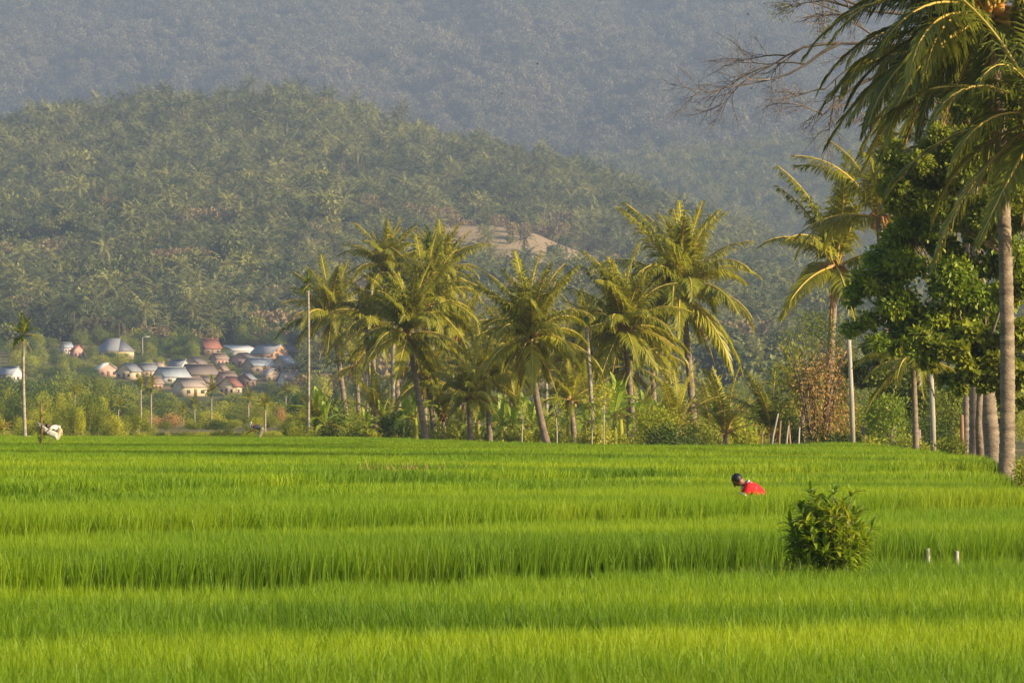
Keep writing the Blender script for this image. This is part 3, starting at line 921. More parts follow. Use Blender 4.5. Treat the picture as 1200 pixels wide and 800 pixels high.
# ---------------------------------------------------------------- tree belt between the far field and the village
def kind_mesh_set(seed, mat, n, leaf, w=6, h=6, cnt=4, k=9, asp=.55):
    out = []
    for i in range(cnt):
        lobes = make_lobes(w, w, h * .85, k, seed + i, h * .15, size=(.22, .38))
        out.append((crown_mesh('crown', lobes, n, leaf, seed + i, M[mat], aspect=asp, shell=.45), limb_mesh('trunk', lobes, h * .25, w * .03, seed + i, M['bark'])))
    return out
BELT = {'dark': kind_mesh_set(700, 'leaf_dark', 2600, .30), 'mid': kind_mesh_set(720, 'leaf_mid', 2600, .28), 'light': kind_mesh_set(740, 'leaf_light', 2200, .30), 'brown': kind_mesh_set(760, 'leaf_brown', 1300, .3, cnt=2)}
TXT = {'dark': 'dark green', 'mid': 'mid green', 'light': 'yellowish green', 'brown': 'brown leaved'}
def belt_tree(px, d, top_py, w_px, kind, label, group, cat='tree', name='broadleaf_tree', zoff=0.0):
    s = F_PX / d; X = (px - CX) / s; z = terr_z(X, d) - .2 + zoff
    H = EYE + (YH - top_py) / s - z
    if H < 0.8: return
    root = empty(name, (X, d, z), 0, label, cat, group)
    cm, tm = r.choice(BELT[kind]); W = w_px / s
    rz = r.uniform(0, 6.28)
    for nm, me in (('crown', cm), ('trunk', tm)):
        put(nm, me, root, (0, 0, 0), (0, 0, rz), (W / 6, W / 6, H / 6))
TOPS = [(0, 432), (40, 440), (70, 428), (110, 424), (150, 446), (200, 464), (240, 470), (290, 460), (330, 456), (365, 440), (420, 440), (480, 440), (560, 452), (640, 450), (720, 440), (900, 430), (1250, 430)]
MARKS = [(12, 'below the pale blue roof at the left edge'), (31, 'beside the lone tall areca palm'), (64, 'behind the white clothed person'), (88, 'by the slim areca with the grey crown'), (118, 'behind the golden yellow palm'),
         (139, 'by the small areca right of the golden palm'), (171, 'beside the two neighbouring areca palms'), (201, 'below the long pale blue roof'), (228, 'beside the low dark palm'), (248, 'by the bushy dark palm'),
         (270, 'below the bright cream gable'), (291, 'by the palm with the short yellowish trunk'), (311, 'by the palm with the yellow lit trunk'), (338, 'below the beige roof next to the grove'), (361, 'next to the very tall thin areca')]
def mark(px): return min(MARKS, key=lambda m: abs(m[0] - px))[1]
def size_word(w): return 'small' if w < 24 else 'mid sized' if w < 36 else 'large'
r = random.Random(5)
ROWW = ['in rearmost row', 'in second row', 'in third row', 'at field edge', 'as low fringe']
seen_labels = {}
def uniq(label, group):
    return label
for row, (d0, d1, off, cnt) in enumerate([(620, 760, 0, 30), (480, 600, 12, 30), (390, 460, 26, 32), (318, 350, 46, 42), (232, 300, 62, 46)]):
    for i in range(cnt):
        px = -20 + (i + r.uniform(-.35, .35)) * 400 / cnt
        d = r.uniform(d0, d1)
        t = lerp_table(px, TOPS) + off * r.uniform(.5, 1.15) + r.uniform(-5, 14)
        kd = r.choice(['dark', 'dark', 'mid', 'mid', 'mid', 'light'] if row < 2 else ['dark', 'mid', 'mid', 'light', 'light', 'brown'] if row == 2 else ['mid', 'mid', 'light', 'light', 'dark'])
        w = r.uniform(30, 52) if row < 2 else r.uniform(18, 36) if row < 4 else r.uniform(14, 30)
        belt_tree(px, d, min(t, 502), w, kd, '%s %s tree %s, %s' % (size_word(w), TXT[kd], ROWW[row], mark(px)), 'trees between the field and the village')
belt_all = scatter_group(proto_coll('belt_kinds', [join_mesh('tree', t_) for k_ in ('dark', 'mid', 'light') for t_ in BELT[k_]]), 'belt')
KI = {'dark': 0, 'mid': 4, 'light': 8}
def mass(name, label, items):
    pts, rots, scls, idx = [], [], [], []
    for px, d, top, w, kd in items:
        s = F_PX / d; X = (px - CX) / s; z = terr_z(X, d) - .2; H = EYE + (YH - top) / s - z
        if H < .8: continue
        pts.append((X, d, z)); rots.append((0, 0, r.uniform(0, 6.28))); scls.append((w / s / 6, w / s / 6, H / 6)); idx.append(KI[kd] + r.randrange(4))
    return tag(scatter(name, pts, rots, scls, idx, belt_all), label, kind='stuff')
items = []
for i in range(70):
    px = 345 + i * 12.6 + r.uniform(-5, 5)
    for d0, off in ((800, 0), (560, 22), (400, 38), (300, 44)):
        d = d0 + r.uniform(-.06, .08) * d0
        t = lerp_table(px, TOPS) + off + r.uniform(-12, 12)
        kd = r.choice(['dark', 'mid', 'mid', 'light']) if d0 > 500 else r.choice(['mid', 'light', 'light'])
        items.append((px, d, min(t, 498), r.uniform(22, 40), kd))
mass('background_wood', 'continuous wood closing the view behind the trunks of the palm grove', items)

# palms of the far belt, left
L1 = 'slender palm with a bare pale trunk in the belt before the village'
areca_palm(88, 330, 512, 461, 14, 'slim areca palm with a drooping grey crown right of the white clothed person', 31, 1.98, group=None, dry=2, fset=FR_MID)
areca_palm(139, 325, 513, 478, 14, 'small areca palm right of the yellow palm at the field edge', 32, 1.98, dry=0, fset=FR_MID)
areca_palm(165, 420, 512, 455, 18, 'left one of two neighbouring areca palms before the village', 33, 2.48, dry=0, fset=FR_MID)
areca_palm(177, 425, 512, 458, 17, 'right one of two neighbouring areca palms before the village', 34, 2.48, dry=0, fset=FR_MID)
areca_palm(215, 500, 512, 487, 17, 'low palm in the tree belt below the pale village house', 35, 1.86, dry=0, fset=FR_MIDD)
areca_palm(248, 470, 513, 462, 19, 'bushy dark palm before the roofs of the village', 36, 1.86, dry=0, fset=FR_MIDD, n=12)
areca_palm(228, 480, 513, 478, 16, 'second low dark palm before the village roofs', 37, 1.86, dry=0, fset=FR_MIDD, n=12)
areca_palm(291, 460, 513, 470, 17, 'palm with a short yellowish trunk beside the belt shrubs', 38, 2.48, dry=1, fset=FR_MID)
areca_palm(311, 330, 513, 478, 18, 'palm with a yellow lit trunk right of centre in the belt', 39, 2.79, dry=1, fset=FR_MID, n=13)
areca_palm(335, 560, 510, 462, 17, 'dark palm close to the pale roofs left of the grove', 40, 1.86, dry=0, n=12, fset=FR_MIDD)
areca_palm(118, 318, 514, 503, 20, 'low golden yellow palm at the far edge of the field', 41, 6, fset=FR_ARY, n=13, dry=0, els=(1, 2, 3, 4), name='yellow_palm', fruit=False)
areca_palm(3, 318, 514, 505, 15, 'golden yellow palm cut by the left edge of the picture', 42, 6, fset=FR_ARY, n=12, dry=0, els=(1, 2, 3, 4), name='yellow_palm', fruit=False)

# the two tall thin arecas
areca_palm(30, 205, 532, 397, 26, 'tall lone areca palm with a wind blown crown standing in the rice at far left', 3, 4.4, lean=-3, n=10, dry=2, els=(0, 1, 2, 3, 5, 6))
areca_palm(361, 248, 520, 338, 19, 'very tall thin areca palm at the left end of the grove', 5, 3.8, n=9, dry=0, els=(0, 1, 2, 4, 5, 6))

# ---------------------------------------------------------------- the palm grove
coconut_palm(408, 330, 388, 372, 64, 'leaning coconut palm at the left end of the grove behind the thin areca', 1, trunk_px=6.6, nfr=37, base_z=None)
coconut_palm(422, 320, 417, 428, 38, 'short coconut palm with brown hanging fronds second from the left of the grove', 2, trunk_px=6.2, nfr=16, dry=5, fset=FR_MID)
coconut_palm(470, 300, 452, 316, 56, 'tall coconut palm rising behind the left middle of the grove', 3, trunk_px=7.0, nfr=32)
coconut_palm(548, 300, 520, 318, 56, 'tall coconut palm behind the areca with hanging husks', 4, trunk_px=7.0, nfr=32)
areca_palm(505, 262, 520, 300, 30, 'dark green areca palm with hanging orange husks above the grove', 6, 5, n=12, dry=4, els=(0, 1, 2, 3, 4, 5, 6))
areca_palm(462, 268, 520, 345, 28, 'areca palm with a yellow fruit bunch in the grove', 8, 5, n=10, dry=1)
coconut_palm(502, 232, 478, 392, 74, 'coconut palm with a leaning trunk and arching fronds in the left grove', 11, trunk_px=8.4, nfr=40, mid_px=490)
coconut_palm(511, 236, 501, 445, 52, 'shorter coconut palm leaning beside the left leaning palm', 12, trunk_px=7.5, nfr=27)
coconut_palm(497, 255, 500, 358, 70, 'coconut palm with feathery fronds at the heart of the left grove', 18, trunk_px=7.0, nfr=35)
coconut_palm(602, 262, 596, 412, 62, 'coconut palm behind the gap between the upright and the curved palms', 61, trunk_px=7, nfr=26)
coconut_palm(538, 270, 537, 398, 62, 'coconut palm behind the gap right of the leaning palms', 62, trunk_px=7, nfr=26)
coconut_palm(686, 262, 684, 408, 64, 'coconut palm rising behind the thin saplings', 63, trunk_px=7, nfr=26)
coconut_palm(768, 272, 764, 412, 62, 'coconut palm behind the gap left of the tallest palm', 64, trunk_px=7, nfr=26)
coconut_palm(656, 275, 655, 430, 54, 'smaller coconut palm behind the curved palm', 65, trunk_px=7, nfr=24)
coconut_palm(438, 300, 437, 378, 60, 'coconut palm behind the left grove beside the fruiting areca', 66, trunk_px=7, nfr=26)
coconut_palm(552, 222, 549, 465, 50, 'short coconut palm with an orange brown trunk top', 13, trunk_px=7.5, nfr=27, dry=3)
coconut_palm(575, 224, 570, 448, 62, 'upright short coconut palm next to the orange topped one', 14, trunk_px=7.5, nfr=30)
coconut_palm(646, 204, 622, 396, 84, 'coconut palm with a dark curved trunk in the middle of the grove', 15, trunk_px=8.8, nfr=37, mid_px=624, nuts=8, dry=4, trunk_mat='bark')
coconut_palm(674, 225, 669, 470, 48, 'small coconut palm with a stout pale trunk right of the curved palm', 16, trunk_px=7.5, nfr=18)
areca_palm(696, 222, 524, 378, 34, 'slim leaning palm with a pale thin trunk near the saplings', 9, 5.5, lean=-9, n=11, fset=FR_MIDD, dry=1)
coconut_palm(744, 228, 731, 385, 84, 'bushy coconut palm with orange flower stalks left of the tallest palm', 21, trunk_px=7.9, nfr=45, nuts=10, nutmat='nut')
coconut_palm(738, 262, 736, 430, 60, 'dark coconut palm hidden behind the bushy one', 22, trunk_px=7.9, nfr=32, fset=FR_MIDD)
coconut_palm(815, 236, 799, 344, 106, 'tallest coconut palm of the grove with yellow nuts at its right end', 23, trunk_px=9.7, nfr=40, nuts=14, nutmat='nut', dry=2)
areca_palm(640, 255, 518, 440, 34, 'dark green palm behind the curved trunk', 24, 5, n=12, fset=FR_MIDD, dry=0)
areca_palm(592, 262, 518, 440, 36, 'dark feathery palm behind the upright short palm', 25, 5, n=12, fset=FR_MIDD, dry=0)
areca_palm(530, 275, 518, 425, 40, 'leafy palm between the leaning and the short palms', 26, 5, n=13, fset=FR_MID, dry=0)
areca_palm(430, 300, 515, 395, 34, 'palm filling the gap behind the short brown palm', 27, 5, n=12, fset=FR_MID, dry=0)
for i, (px, d, py, fp, lb) in enumerate([
        (792, 205, 505, 68, 'young stemless coconut palm in the shrubs right of the tallest palm'),
        (850, 215, 508, 66, 'young coconut palm with pale fronds left of the cut stakes'),
        (905, 205, 508, 74, 'young dark coconut palm in front of the brown dry tree'),
        (372, 262, 503, 42, 'young palm at the left foot of the grove'),
        (455, 245, 508, 36, 'young dark palm behind the field edge at the left grove'),
        (745, 240, 505, 56, 'young palm under the bushy coconut palm'),
        (520, 236, 490, 50, 'low feathery palm between the left and middle trunks of the grove'),
        (440, 272, 484, 48, 'low feathery palm at the back of the left grove'),
        (690, 248, 476, 52, 'low feathery palm behind the thin saplings'),
        (560, 262, 474, 52, 'low feathery palm behind the two short palms'),
        (832, 228, 496, 50, 'low feathery palm right of the tallest trunk'),
        (940, 212, 470, 60, 'feathery palm rising behind the young dark palm'),
        (605, 240, 505, 40, 'young palm beside the banana plants of the middle grove')]):
    coconut_palm(px, d, px, py, fp, lb, 50 + i, fset=FR_YOUNG if i not in (2, 4) else FR_MIDD, nfr=14, trunk_px=7.0, nuts=0, dry=0, els=(0, 1, 2, 2, 3, 4), name='young_coconut_palm')

# banana plants
def paddle_leaf(seed, L=1.0, w=0.24, el=70, dr=70):
    r = random.Random(seed); b = MB()
    K = 11; p = Vector((0, 0, 0)); el = math.radians(el); dr = math.radians(dr)
    pts, ds_ = [p.copy()], []
    for i in range(K):
        th = el - dr * ((i + .5) / K) ** 1.4
        dv = Vector((math.cos(th), 0, math.sin(th))); ds_.append(dv); p = p + dv * L / K; pts.append(p.copy())
    b.tube(pts, [0.014 * (1 - .8 * i / K) for i in range(K + 1)], 4, m=1, cap=False)
    for i in range(2, K):
        s0, s1 = (i - 2) / (K - 2), (i - 1) / (K - 2)
        w0 = w * math.sin(math.pi * min(1, .12 + .86 * s0)) ** .6 / 2; w1 = w * math.sin(math.pi * min(.995, .12 + .86 * s1)) ** .6 / 2
        for sg in (-1, 1):
            z = r.uniform(-.25, .1)
            g = r.uniform(0, .02)
            a, c = pts[i], pts[i + 1].lerp(pts[i], g)
            n = ds_[i].cross(Vector((0, 1, 0)))
            b.add([a, c, c + Vector((0, sg * w1, w1 * (.3 + z))), a + Vector((0, sg * w0, w0 * (.3 + z)))], [(0, 1, 2, 3)], 0)
    return b.mesh('leaf', [M['banana'], M['rachis']])
BAN = [paddle_leaf(i, el=e, dr=q) for i, (e, q) in enumerate([(86, 20), (78, 55), (66, 80), (55, 95), (38, 90), (15, 70)])]
GM = [(350, 'left of the leaning palm at the grove end'), (385, 'between the thin areca and the leaning palm'), (415, 'at the foot of the short brown fronded palm'), (450, 'by the dense dark rounded shrub'), (485, 'left of the leaning trunks'), (512, 'right of the leaning trunks'),
      (535, 'left of the orange topped short palm'), (562, 'between the two short palms'), (590, 'right of the upright short palm'), (620, 'left of the dark curved trunk'), (655, 'right of the dark curved trunk'), (685, 'by the stout pale trunk'), (708, 'behind the feathery sapling'),
      (735, 'under the bushy palm'), (765, 'left of the tallest trunk'), (800, 'at the foot of the tallest trunk'), (835, 'right of the tallest trunk'), (865, 'behind the young pale fronded palm'), (895, 'beside the cut stakes'), (930, 'left of the brown dry tree'), (965, 'under the brown dry tree'), (1000, 'at the foot of the pale round pole'), (1040, 'on the weedy bank')]
def gmark(px): return min(GM, key=lambda m: abs(m[0] - px))[1]
def banana(px, d, top_py, label, seed, group=None, n=8):
    r = random.Random(seed); s = F_PX / d; X = (px - CX) / s; z = terr_z(X, d) - .1
    H = EYE + (YH - top_py) / s - z
    root = empty('banana_plant', (X, d, z), 0, label, 'banana plant', group)
    b = MB(); b.tube([(0, 0, 0), (0.03, 0, H * .3), (0, 0, H * .52)], [H * .045, H * .035, H * .022], 8)
    b.build('stem', M['leaf_light'], root)
    for i in range(n):
        put('leaf', BAN[min(5, int(i * 6 / n))], root, (0, 0, H * .5), (r.uniform(-.1, .1), 0, i * 2.4 + r.uniform(-.3, .3)), H * .6 * r.uniform(.85, 1.1))
for i, (px, d, t) in enumerate([(372, 262, 462), (487, 235, 458), (478, 240, 470), (590, 235, 470), (601, 232, 478), (612, 238, 466), (624, 235, 474), (580, 245, 478), (632, 240, 480), (665, 240, 472), (720, 215, 455), (727, 222, 450), (758, 240, 470), (838, 225, 480), (382, 256, 478), (540, 245, 478), (700, 242, 482), (655, 236, 484), (395, 262, 485), (430, 255, 484), (448, 250, 476), (520, 240, 482), (560, 238, 472), (588, 232, 484), (632, 232, 486), (686, 236, 474), (748, 214, 468), (770, 230, 474), (800, 218, 478), (860, 228, 480), (885, 230, 474)]):
    banana(px, d, t - 5, 'bright green banana plant ' + gmark(px), 80 + i, 'banana plants in the palm grove')

# undergrowth along the far field edge
r = random.Random(11)
for px, d, t, w, kd, lb in [
        (392, 262, 448, 52, 'leaf_dark', 'dark flowering shrub with white blossoms beside the thin areca'),
        (462, 236, 474, 44, 'leaf_dark', 'dense dark rounded shrub at the left grove edge'),
        (768, 196, 462, 60, 'leaf_light', 'big leafy shrub under the tallest palm'),
        (785, 190, 490, 62, 'leaf_dark', 'low dark shrub at the field edge under the tallest palm'),
        (820, 196, 482, 50, 'leaf_mid', 'green shrub at the foot of the tallest palm trunk'),
        (705, 212, 488, 36, 'leaf_light', 'light green shrub behind the thin saplings'),
        (530, 240, 480, 46, 'leaf_mid', 'rounded green shrub between the leaning and short palms'),
        (640, 242, 476, 46, 'leaf_light', 'light shrub behind the curved trunk'),
        (930, 192, 480, 44, 'leaf_dark', 'dark shrub at the foot of the brown dry tree'),
        (1020, 196, 492, 44, 'leaf_mid', 'weedy shrub right of the pale pole'),
        (985, 186, 502, 40, 'leaf_dark', 'low dark shrub at the foot of the pale pole'),
        (1062, 158, 500, 46, 'leaf_mid', 'greyish green weedy shrub on the bank left of the pale post'),
        (1108, 148, 508, 34, 'leaf_light', 'yellowish weeds between the two posts'),
        (1150, 107, 552, 46, 'leaf_mid', 'grey green weeds at the foot of the foreground palm'),
        (1128, 118, 560, 26, 'leaf_dark', 'low dark weeds left of the foreground palm'),
        (1200, 112, 520, 40, 'leaf_light', 'leafy yellow green shrub cut by the right edge'),
        (1206, 106, 545, 36, 'leaf_dark', 'dark shrub low at the right edge'),
        (1085, 172, 470, 60, 'leaf_dark', 'dark shrub behind the pale post'),
        (1040, 215, 470, 60, 'leaf_light', 'light shrub behind the weedy bank'),
        (1118, 132, 500, 36, 'leaf_mid', 'weedy green shrub just left of the twin trunks'),
        (1112, 178, 430, 70, 'leaf_mid', 'tall green shrub between the slim pale post and the twin trunks'),
        (1040, 186, 440, 62, 'leaf_fresh', 'tall leafy shrub right of the pale round pole'),
        (1148, 90, 545, 46, 'leaf_mid', 'grey green weeds in front of the foreground palm foot'),
        (1206, 92, 512, 44, 'leaf_light', 'bright leafy shrub low at the right edge beside the palm foot'),
        (1022, 168, 505, 40, 'leaf_light', 'bright weedy shrub right of the pale round pole'),
        (1040, 163, 512, 36, 'leaf_mid', 'low green weeds in the middle of the bank'),
        (1083, 158, 516, 34, 'leaf_light', 'bright low weeds left of the slim pale post'),
        (1120, 142, 520, 34, 'leaf_mid', 'low green weeds at the foot of the brown post'),
        (1135, 175, 488, 50, 'leaf_light', 'light shrub seen between the brown post and the twin trunks'),
        (1172, 134, 528, 30, 'leaf_mid', 'weeds between the twin trunks and the foreground palm'),
        (1010, 205, 470, 44, 'leaf_mid', 'green shrub behind the pale round pole'),
        (875, 200, 498, 34, 'leaf_light', 'light shrub by the cut stakes'),
        (347, 290, 492, 30, 'leaf_mid', 'shrub at the left foot of the grove')]:
    shrub(px, d, t, w, lb, int(px), kd, n=2600 if w > 58 else 1300 if w > 40 else 900, leaf_px=4.2 if kd != 'leaf_dark' else 3.6, k=8)
for i in range(46):
    px = 350 + i * 14.4 + r.uniform(-7, 7)
    d = (232 if px < 600 else 206) + r.uniform(0, 26) if px < 1000 else 190
    sw, sm = r.uniform(20, 38), r.choice(['leaf_mid', 'leaf_light', 'leaf_light', 'leaf_light'])
    shrub(px, d, r.uniform(480, 506), sw, ('small' if sw < 29 else 'wide') + (' green' if sm == 'leaf_mid' else ' yellowish') + ' undergrowth shrub ' + gmark(px), 300 + i, sm, n=520, leaf_px=3.8, k=5, group='undergrowth shrubs at the foot of the grove')

# thin saplings in front of the grove
def sapling(px, d, base_py, top_py, w_px, label, seed, crown_frac=.45, n=380):
    s = F_PX / d; b0 = P(px, base_py, d); b0.z = min(b0.z, terr_z(b0.x, d) if d > far_d(px) else plot_z(plot_at(b0.x, d)))
    root = empty('sapling', b0, 0, label, 'sapling')
    H = EYE + (YH - top_py) / s - b0.z; w = w_px / s
    lobes = make_lobes(w, w, H * crown_frac, 6, seed, H * (1 - crown_frac), size=(.25, .4))
    put('foliage', crown_mesh('foliage', lobes, n, 3.4 / s, seed, M['leaf_light'], aspect=.5, shell=.3), root)
    put('stem', limb_mesh('stem', lobes, H * (1 - crown_frac), .028, seed, M['pole']), root)
sapling(708, 172, 534, 442, 34, 'thin sapling with a feathery yellow green crown right of the grove gap', 1)
sapling(652, 175, 532, 450, 24, 'thin sapling with little foliage in front of the curved palm', 2, n=160)
sapling(694, 176, 534, 470, 16, 'short sapling left of the feathery one', 3, n=90)
sapling(612, 184, 527, 465, 18, 'slim sapling before the banana plants', 4, n=110)
sapling(163, 300, 514, 490, 10, 'tiny sapling at the far field edge', 5, n=80)

# cut stakes near the young palms
root = empty('stake_fence', P(905, 524, 182), 0, 'row of thin leaning stakes beside the young dark palm', 'stakes')
root.location.z = terr_z(root.location.x, 182) - .1
for i, (dx, top, ln) in enumerate([(-3, 478, 10), (7, 486, 3), (15, 492, 4), (22, 486, -3), (30, 494, 2), (-14, 498, 3)]):
    s = F_PX / 182
    b = MB(); b.tube([(dx / s, 0, 0), ((dx + ln * .4) / s, 0.05, (510 - top) / s * .6 + .3), ((dx + ln) / s, 0, (524 - top) / s + .3)], [.05, .045, .03], 6)
    b.build('stake', M['wood'] if i % 2 else M['pole'], root)

# brown half-dry tree
s = F_PX / 196
X = (958 - CX) / s; z = terr_z(X, 196) - .1
root = empty('dry_tree', (X, 196, z), 0, 'tall half dead shrubby tree with rusty brown leaves left of the pale pole', 'tree')
lob = [((-.4, 0, 3.0), (1.0, .9, 1.5)), ((0.3, 0, 2.3), (1.2, 1.0, 1.7)), ((0.5, 0, 3.8), (1.2, 1, 1.3)), ((1.0, .2, 2.0), (.9, .8, 1.4)), ((.9, 0, 4.3), (.8, .8, .9)), ((0, 0, 1.0), (1.1, .9, 1.0))]
put('dry_leaves', crown_mesh('dry_leaves', lob, 3600, .16, 77, M['leaf_brown'], shell=.2, droop=.8, aspect=.35), root)
lob2 = [((-0.9, 0, 4.9), (1.1, .9, .8)), ((-.6, .3, 3.4), (1.1, .8, 1.0)), ((.5, .3, 5.4), (1.1, .8, .8)), ((-.2, .2, 5.9), (.9, .7, .6)), ((-1.4, 0, 3.6), (.7, .6, .8)), ((1.2, .2, 4.6), (.8, .7, .9)), ((-1.2, 0, 2.3), (.7, .7, .9)), ((1.3, .3, 3.3), (.6, .6, 1.4)), ((.2, 0, .6), (1.6, .8, .7))]
put('green_leaves', crown_mesh('green_leaves', lob2, 5200, .16, 78, M['leaf_mid'], shell=.2, aspect=.3), root)
b = MB(); r = random.Random(4)
for i in range(16):
    a = r.uniform(-1, 1); q = Vector((a * 1.7, r.uniform(-.6, .6), r.uniform(3.2, 5.8)))
    b.tube([(a * .25, 0, 0), q * .45 + Vector((r.uniform(-.1, .1), 0, .2)), q], [.05, .035, .008], 5)
    for j in range(4):
        p = q * r.uniform(.5, .9); b.tube([p, p + Vector((r.uniform(-.7, .7), r.uniform(-.3, .3), r.uniform(-.1, .6)))], [.014, .004], 3, cap=False)
b.build('stem', M['twig'], root)
# ---------------------------------------------------------------- right bank
M['pinkstone'] = solid_mat('pinkish_stone', (0.22, 0.15, 0.13), (0.38, 0.28, 0.25), 6.0)
def post(px, d, top_py, w_px, label, name, mat, cat, lean=0, base_py=None):
    s = F_PX / d; X = (px - CX) / s
    z = terr_z(X, d) - .1 if base_py is None else P(px, base_py, d).z
    H = EYE + (YH - top_py) / s - z; b = MB(); w = w_px / s / 2
    b.tube([(0, 0, 0), (lean / s * .5 + w * .2, 0, H * .5), (lean / s, 0, H)], [w * 1.1, w, w * .9], 9)
    return tag(b.build(name, M[mat], None, loc=(X, d, z)), label, cat)
post(1000, 185, 398, 5.6, 'pale round utility pole at the edge of the field beside the brown tree', 'wooden_pole', 'pole', 'pole', lean=-5)
post(1094, 152, 436, 6.5, 'slim pale post standing on the bank under the broadleaf tree', 'wooden_post', 'pole', 'post', lean=-3)
post(1127, 148, 486, 5, 'short brown post left of the twin palm trunks', 'wooden_post', 'wood', 'post')
post(1077, 170, 503, 4.5, 'small pinkish white marker stone in the weeds left of the pale post', 'marker_stone', 'pinkstone', 'marker')
post(1012, 190, 500, 6, 'grey old stump beside the pale pole', 'tree_stump', 'trunk', 'stump')

NEARK = dict(fset=FR_NEAR)
coconut_palm(1179, 104, 1163, 24, 205, 'big foreground coconut palm with orange nuts whose crown reaches over the top right corner', 71, nfr=38, trunk_px=19, mid_px=1186, nuts=0, dry=2, els=(0, 1, 2, 3, 3, 4, 4, 5, 5, 6, 6, 7), **NEARK)
pr = [o for o in col.objects if o.get('label', '').startswith('big foreground')][0]
for az, k, L in ((178, 5, 235), (165, 6, 250), (196, 4, 225), (205, 6, 235), (150, 5, 225), (186, 3, 215), (222, 6, 240), (238, 5, 215), (212, 7, 190), (172, 7, 215)):
    q = F_PX / 104
    put('frond', FR_NEAR[k][az % 3], pr, Vector(P(1163, 24, 104) - pr.location), (0.05, 0.04, math.radians(az)), L / q)
nz = Vector((P(1163, 24, 104) - pr.location))
for i, (dx, dz) in enumerate([(-1.05, -.02), (-.78, .18), (-.92, -.18), (.2, .2), (.3, -.1), (-.15, .3), (-.5, .35)]):
    c = MB(); c.ball((0, 0, 0), (.15, .15, .18), nu=12, nv=9)
    c.build('coconut', M['nut'], pr, smooth=True, loc=nz + Vector((dx * .85, -.35, dz)))
coconut_palm(1144, 136, 1128, 215, 110, 'left one of the twin coconut palms on the bank', 72, nfr=20, trunk_px=18, mid_px=1146, nuts=4, dry=1, els=(0, 1, 2, 3, 4, 5, 6), **NEARK)
coconut_palm(1166, 128, 1136, 170, 120, 'right leaning one of the twin coconut palms on the bank', 73, nfr=20, trunk_px=19, mid_px=1150, nuts=4, dry=1, els=(0, 1, 2, 3, 4, 5, 6), **NEARK)
coconut_palm(1215, 150, 1206, 200, 150, 'coconut palm behind the foreground palm at the right edge', 74, nfr=18, trunk_px=14, nuts=4, dry=1, els=(1, 2, 3, 4, 5, 6), **NEARK)
coconut_palm(1132, 172, 1134, 300, 100, 'thin palm trunk behind the twin palms', 75, nfr=12, trunk_px=9, nuts=0, dry=1, els=(2, 3, 4, 5), **NEARK)
coconut_palm(968, 215, 980, 312, 112, 'coconut palm with upright pale fronds left of the broadleaf tree', 76, nfr=22, trunk_px=11, nuts=5, nutmat='nut', dry=1, els=(0, 1, 1, 2, 3, 4, 5, 6), fset=FR_MID)
coconut_palm(1046, 195, 1030, 255, 110, 'yellowish coconut palm behind the top of the broadleaf tree', 77, nfr=20, trunk_px=11, nuts=4, nutmat='nut', dry=1, els=(0, 1, 2, 3, 5), fset=FR_MID)
coconut_palm(1074, 140, 1070, 420, 72, 'low palm with hanging yellowish fronds under the broadleaf tree', 78, nfr=14, trunk_px=8, nuts=0, dry=2, els=(3, 4, 5, 6, 7), fset=FR_MID)

coconut_palm(1158, 132, 1112, 62, 165, 'coconut palm whose crown fills the gap left of the foreground crown', 83, nfr=26, trunk_px=13, nuts=3, nutmat='nut', dry=3, els=(1, 2, 3, 4, 5, 5, 6, 6, 7), **NEARK)
coconut_palm(1240, 101, 1226, 140, 195, 'coconut palm outside the right edge whose hanging fronds reach into the picture', 79, nfr=30, trunk_px=18, nuts=0, dry=2, els=(1, 3, 4, 5, 6, 5, 6, 7, 4), **NEARK)
def big_tree(px, d, base_z, lobes_px, label, seed, mat, n, leaf_px, trunk_px, fork_py, shell=.45, aspect=.5, up=.4):
    s = F_PX / d; X = (px - CX) / s
    root = empty('broadleaf_tree', (X, d, base_z), 0, label, 'tree')
    lobes = []
    r = random.Random(seed)
    for lx, ly, R in lobes_px:
        for j in range(4):
            rr_ = R * r.uniform(.36, .66)
            lobes.append((((lx - px + r.uniform(-.75, .75) * R) / s, r.uniform(-1.0, 1.0) * R / s, EYE + (YH - ly + r.uniform(-.65, .65) * R) / s - base_z), (rr_ / s, rr_ / s, rr_ / s * .7)))
    put('crown', crown_mesh('crown', lobes, n, leaf_px / s, seed, M[mat], shell=shell, aspect=aspect, up=up), root)
    put('trunk', limb_mesh('trunk', lobes, EYE + (YH - fork_py) / s - base_z, trunk_px / s / 2, seed, M['bark'], every=4), root)
    return root
big_tree(1150, 123, .55, [(1030, 320, 34), (1062, 300, 38), (1100, 290, 40), (1040, 370, 38), (1085, 345, 44), (1015, 390, 26), (1130, 330, 40), (1055, 400, 24), (1108, 400, 30), (1085, 250, 34), (1140, 255, 38), (1175, 290, 36), (1012, 350, 22), (1160, 350, 40), (1195, 330, 34), (1130, 390, 34), (1060, 250, 24), (1190, 240, 34)],
         'large deep green broadleaf tree overhanging the bank left of the foreground palm', 91, 'leaf_fresh', 30000, 8.0, 8, 430, aspect=.5, shell=.15)
big_tree(1180, 112, .55, [(1075, 400, 14), (1098, 412, 18), (1130, 425, 22), (1165, 420, 24), (1190, 400, 22), (1195, 340, 24), (1118, 448, 12), (1162, 448, 14), (1190, 462, 16), (1050, 412, 10), (1150, 385, 20), (1198, 440, 20)],
         'tree with large yellowish leaves hanging in front of the twin palm trunks', 92, 'leaf_teak', 11000, 8.5, 4, 440, shell=.2, aspect=.75, up=.9)
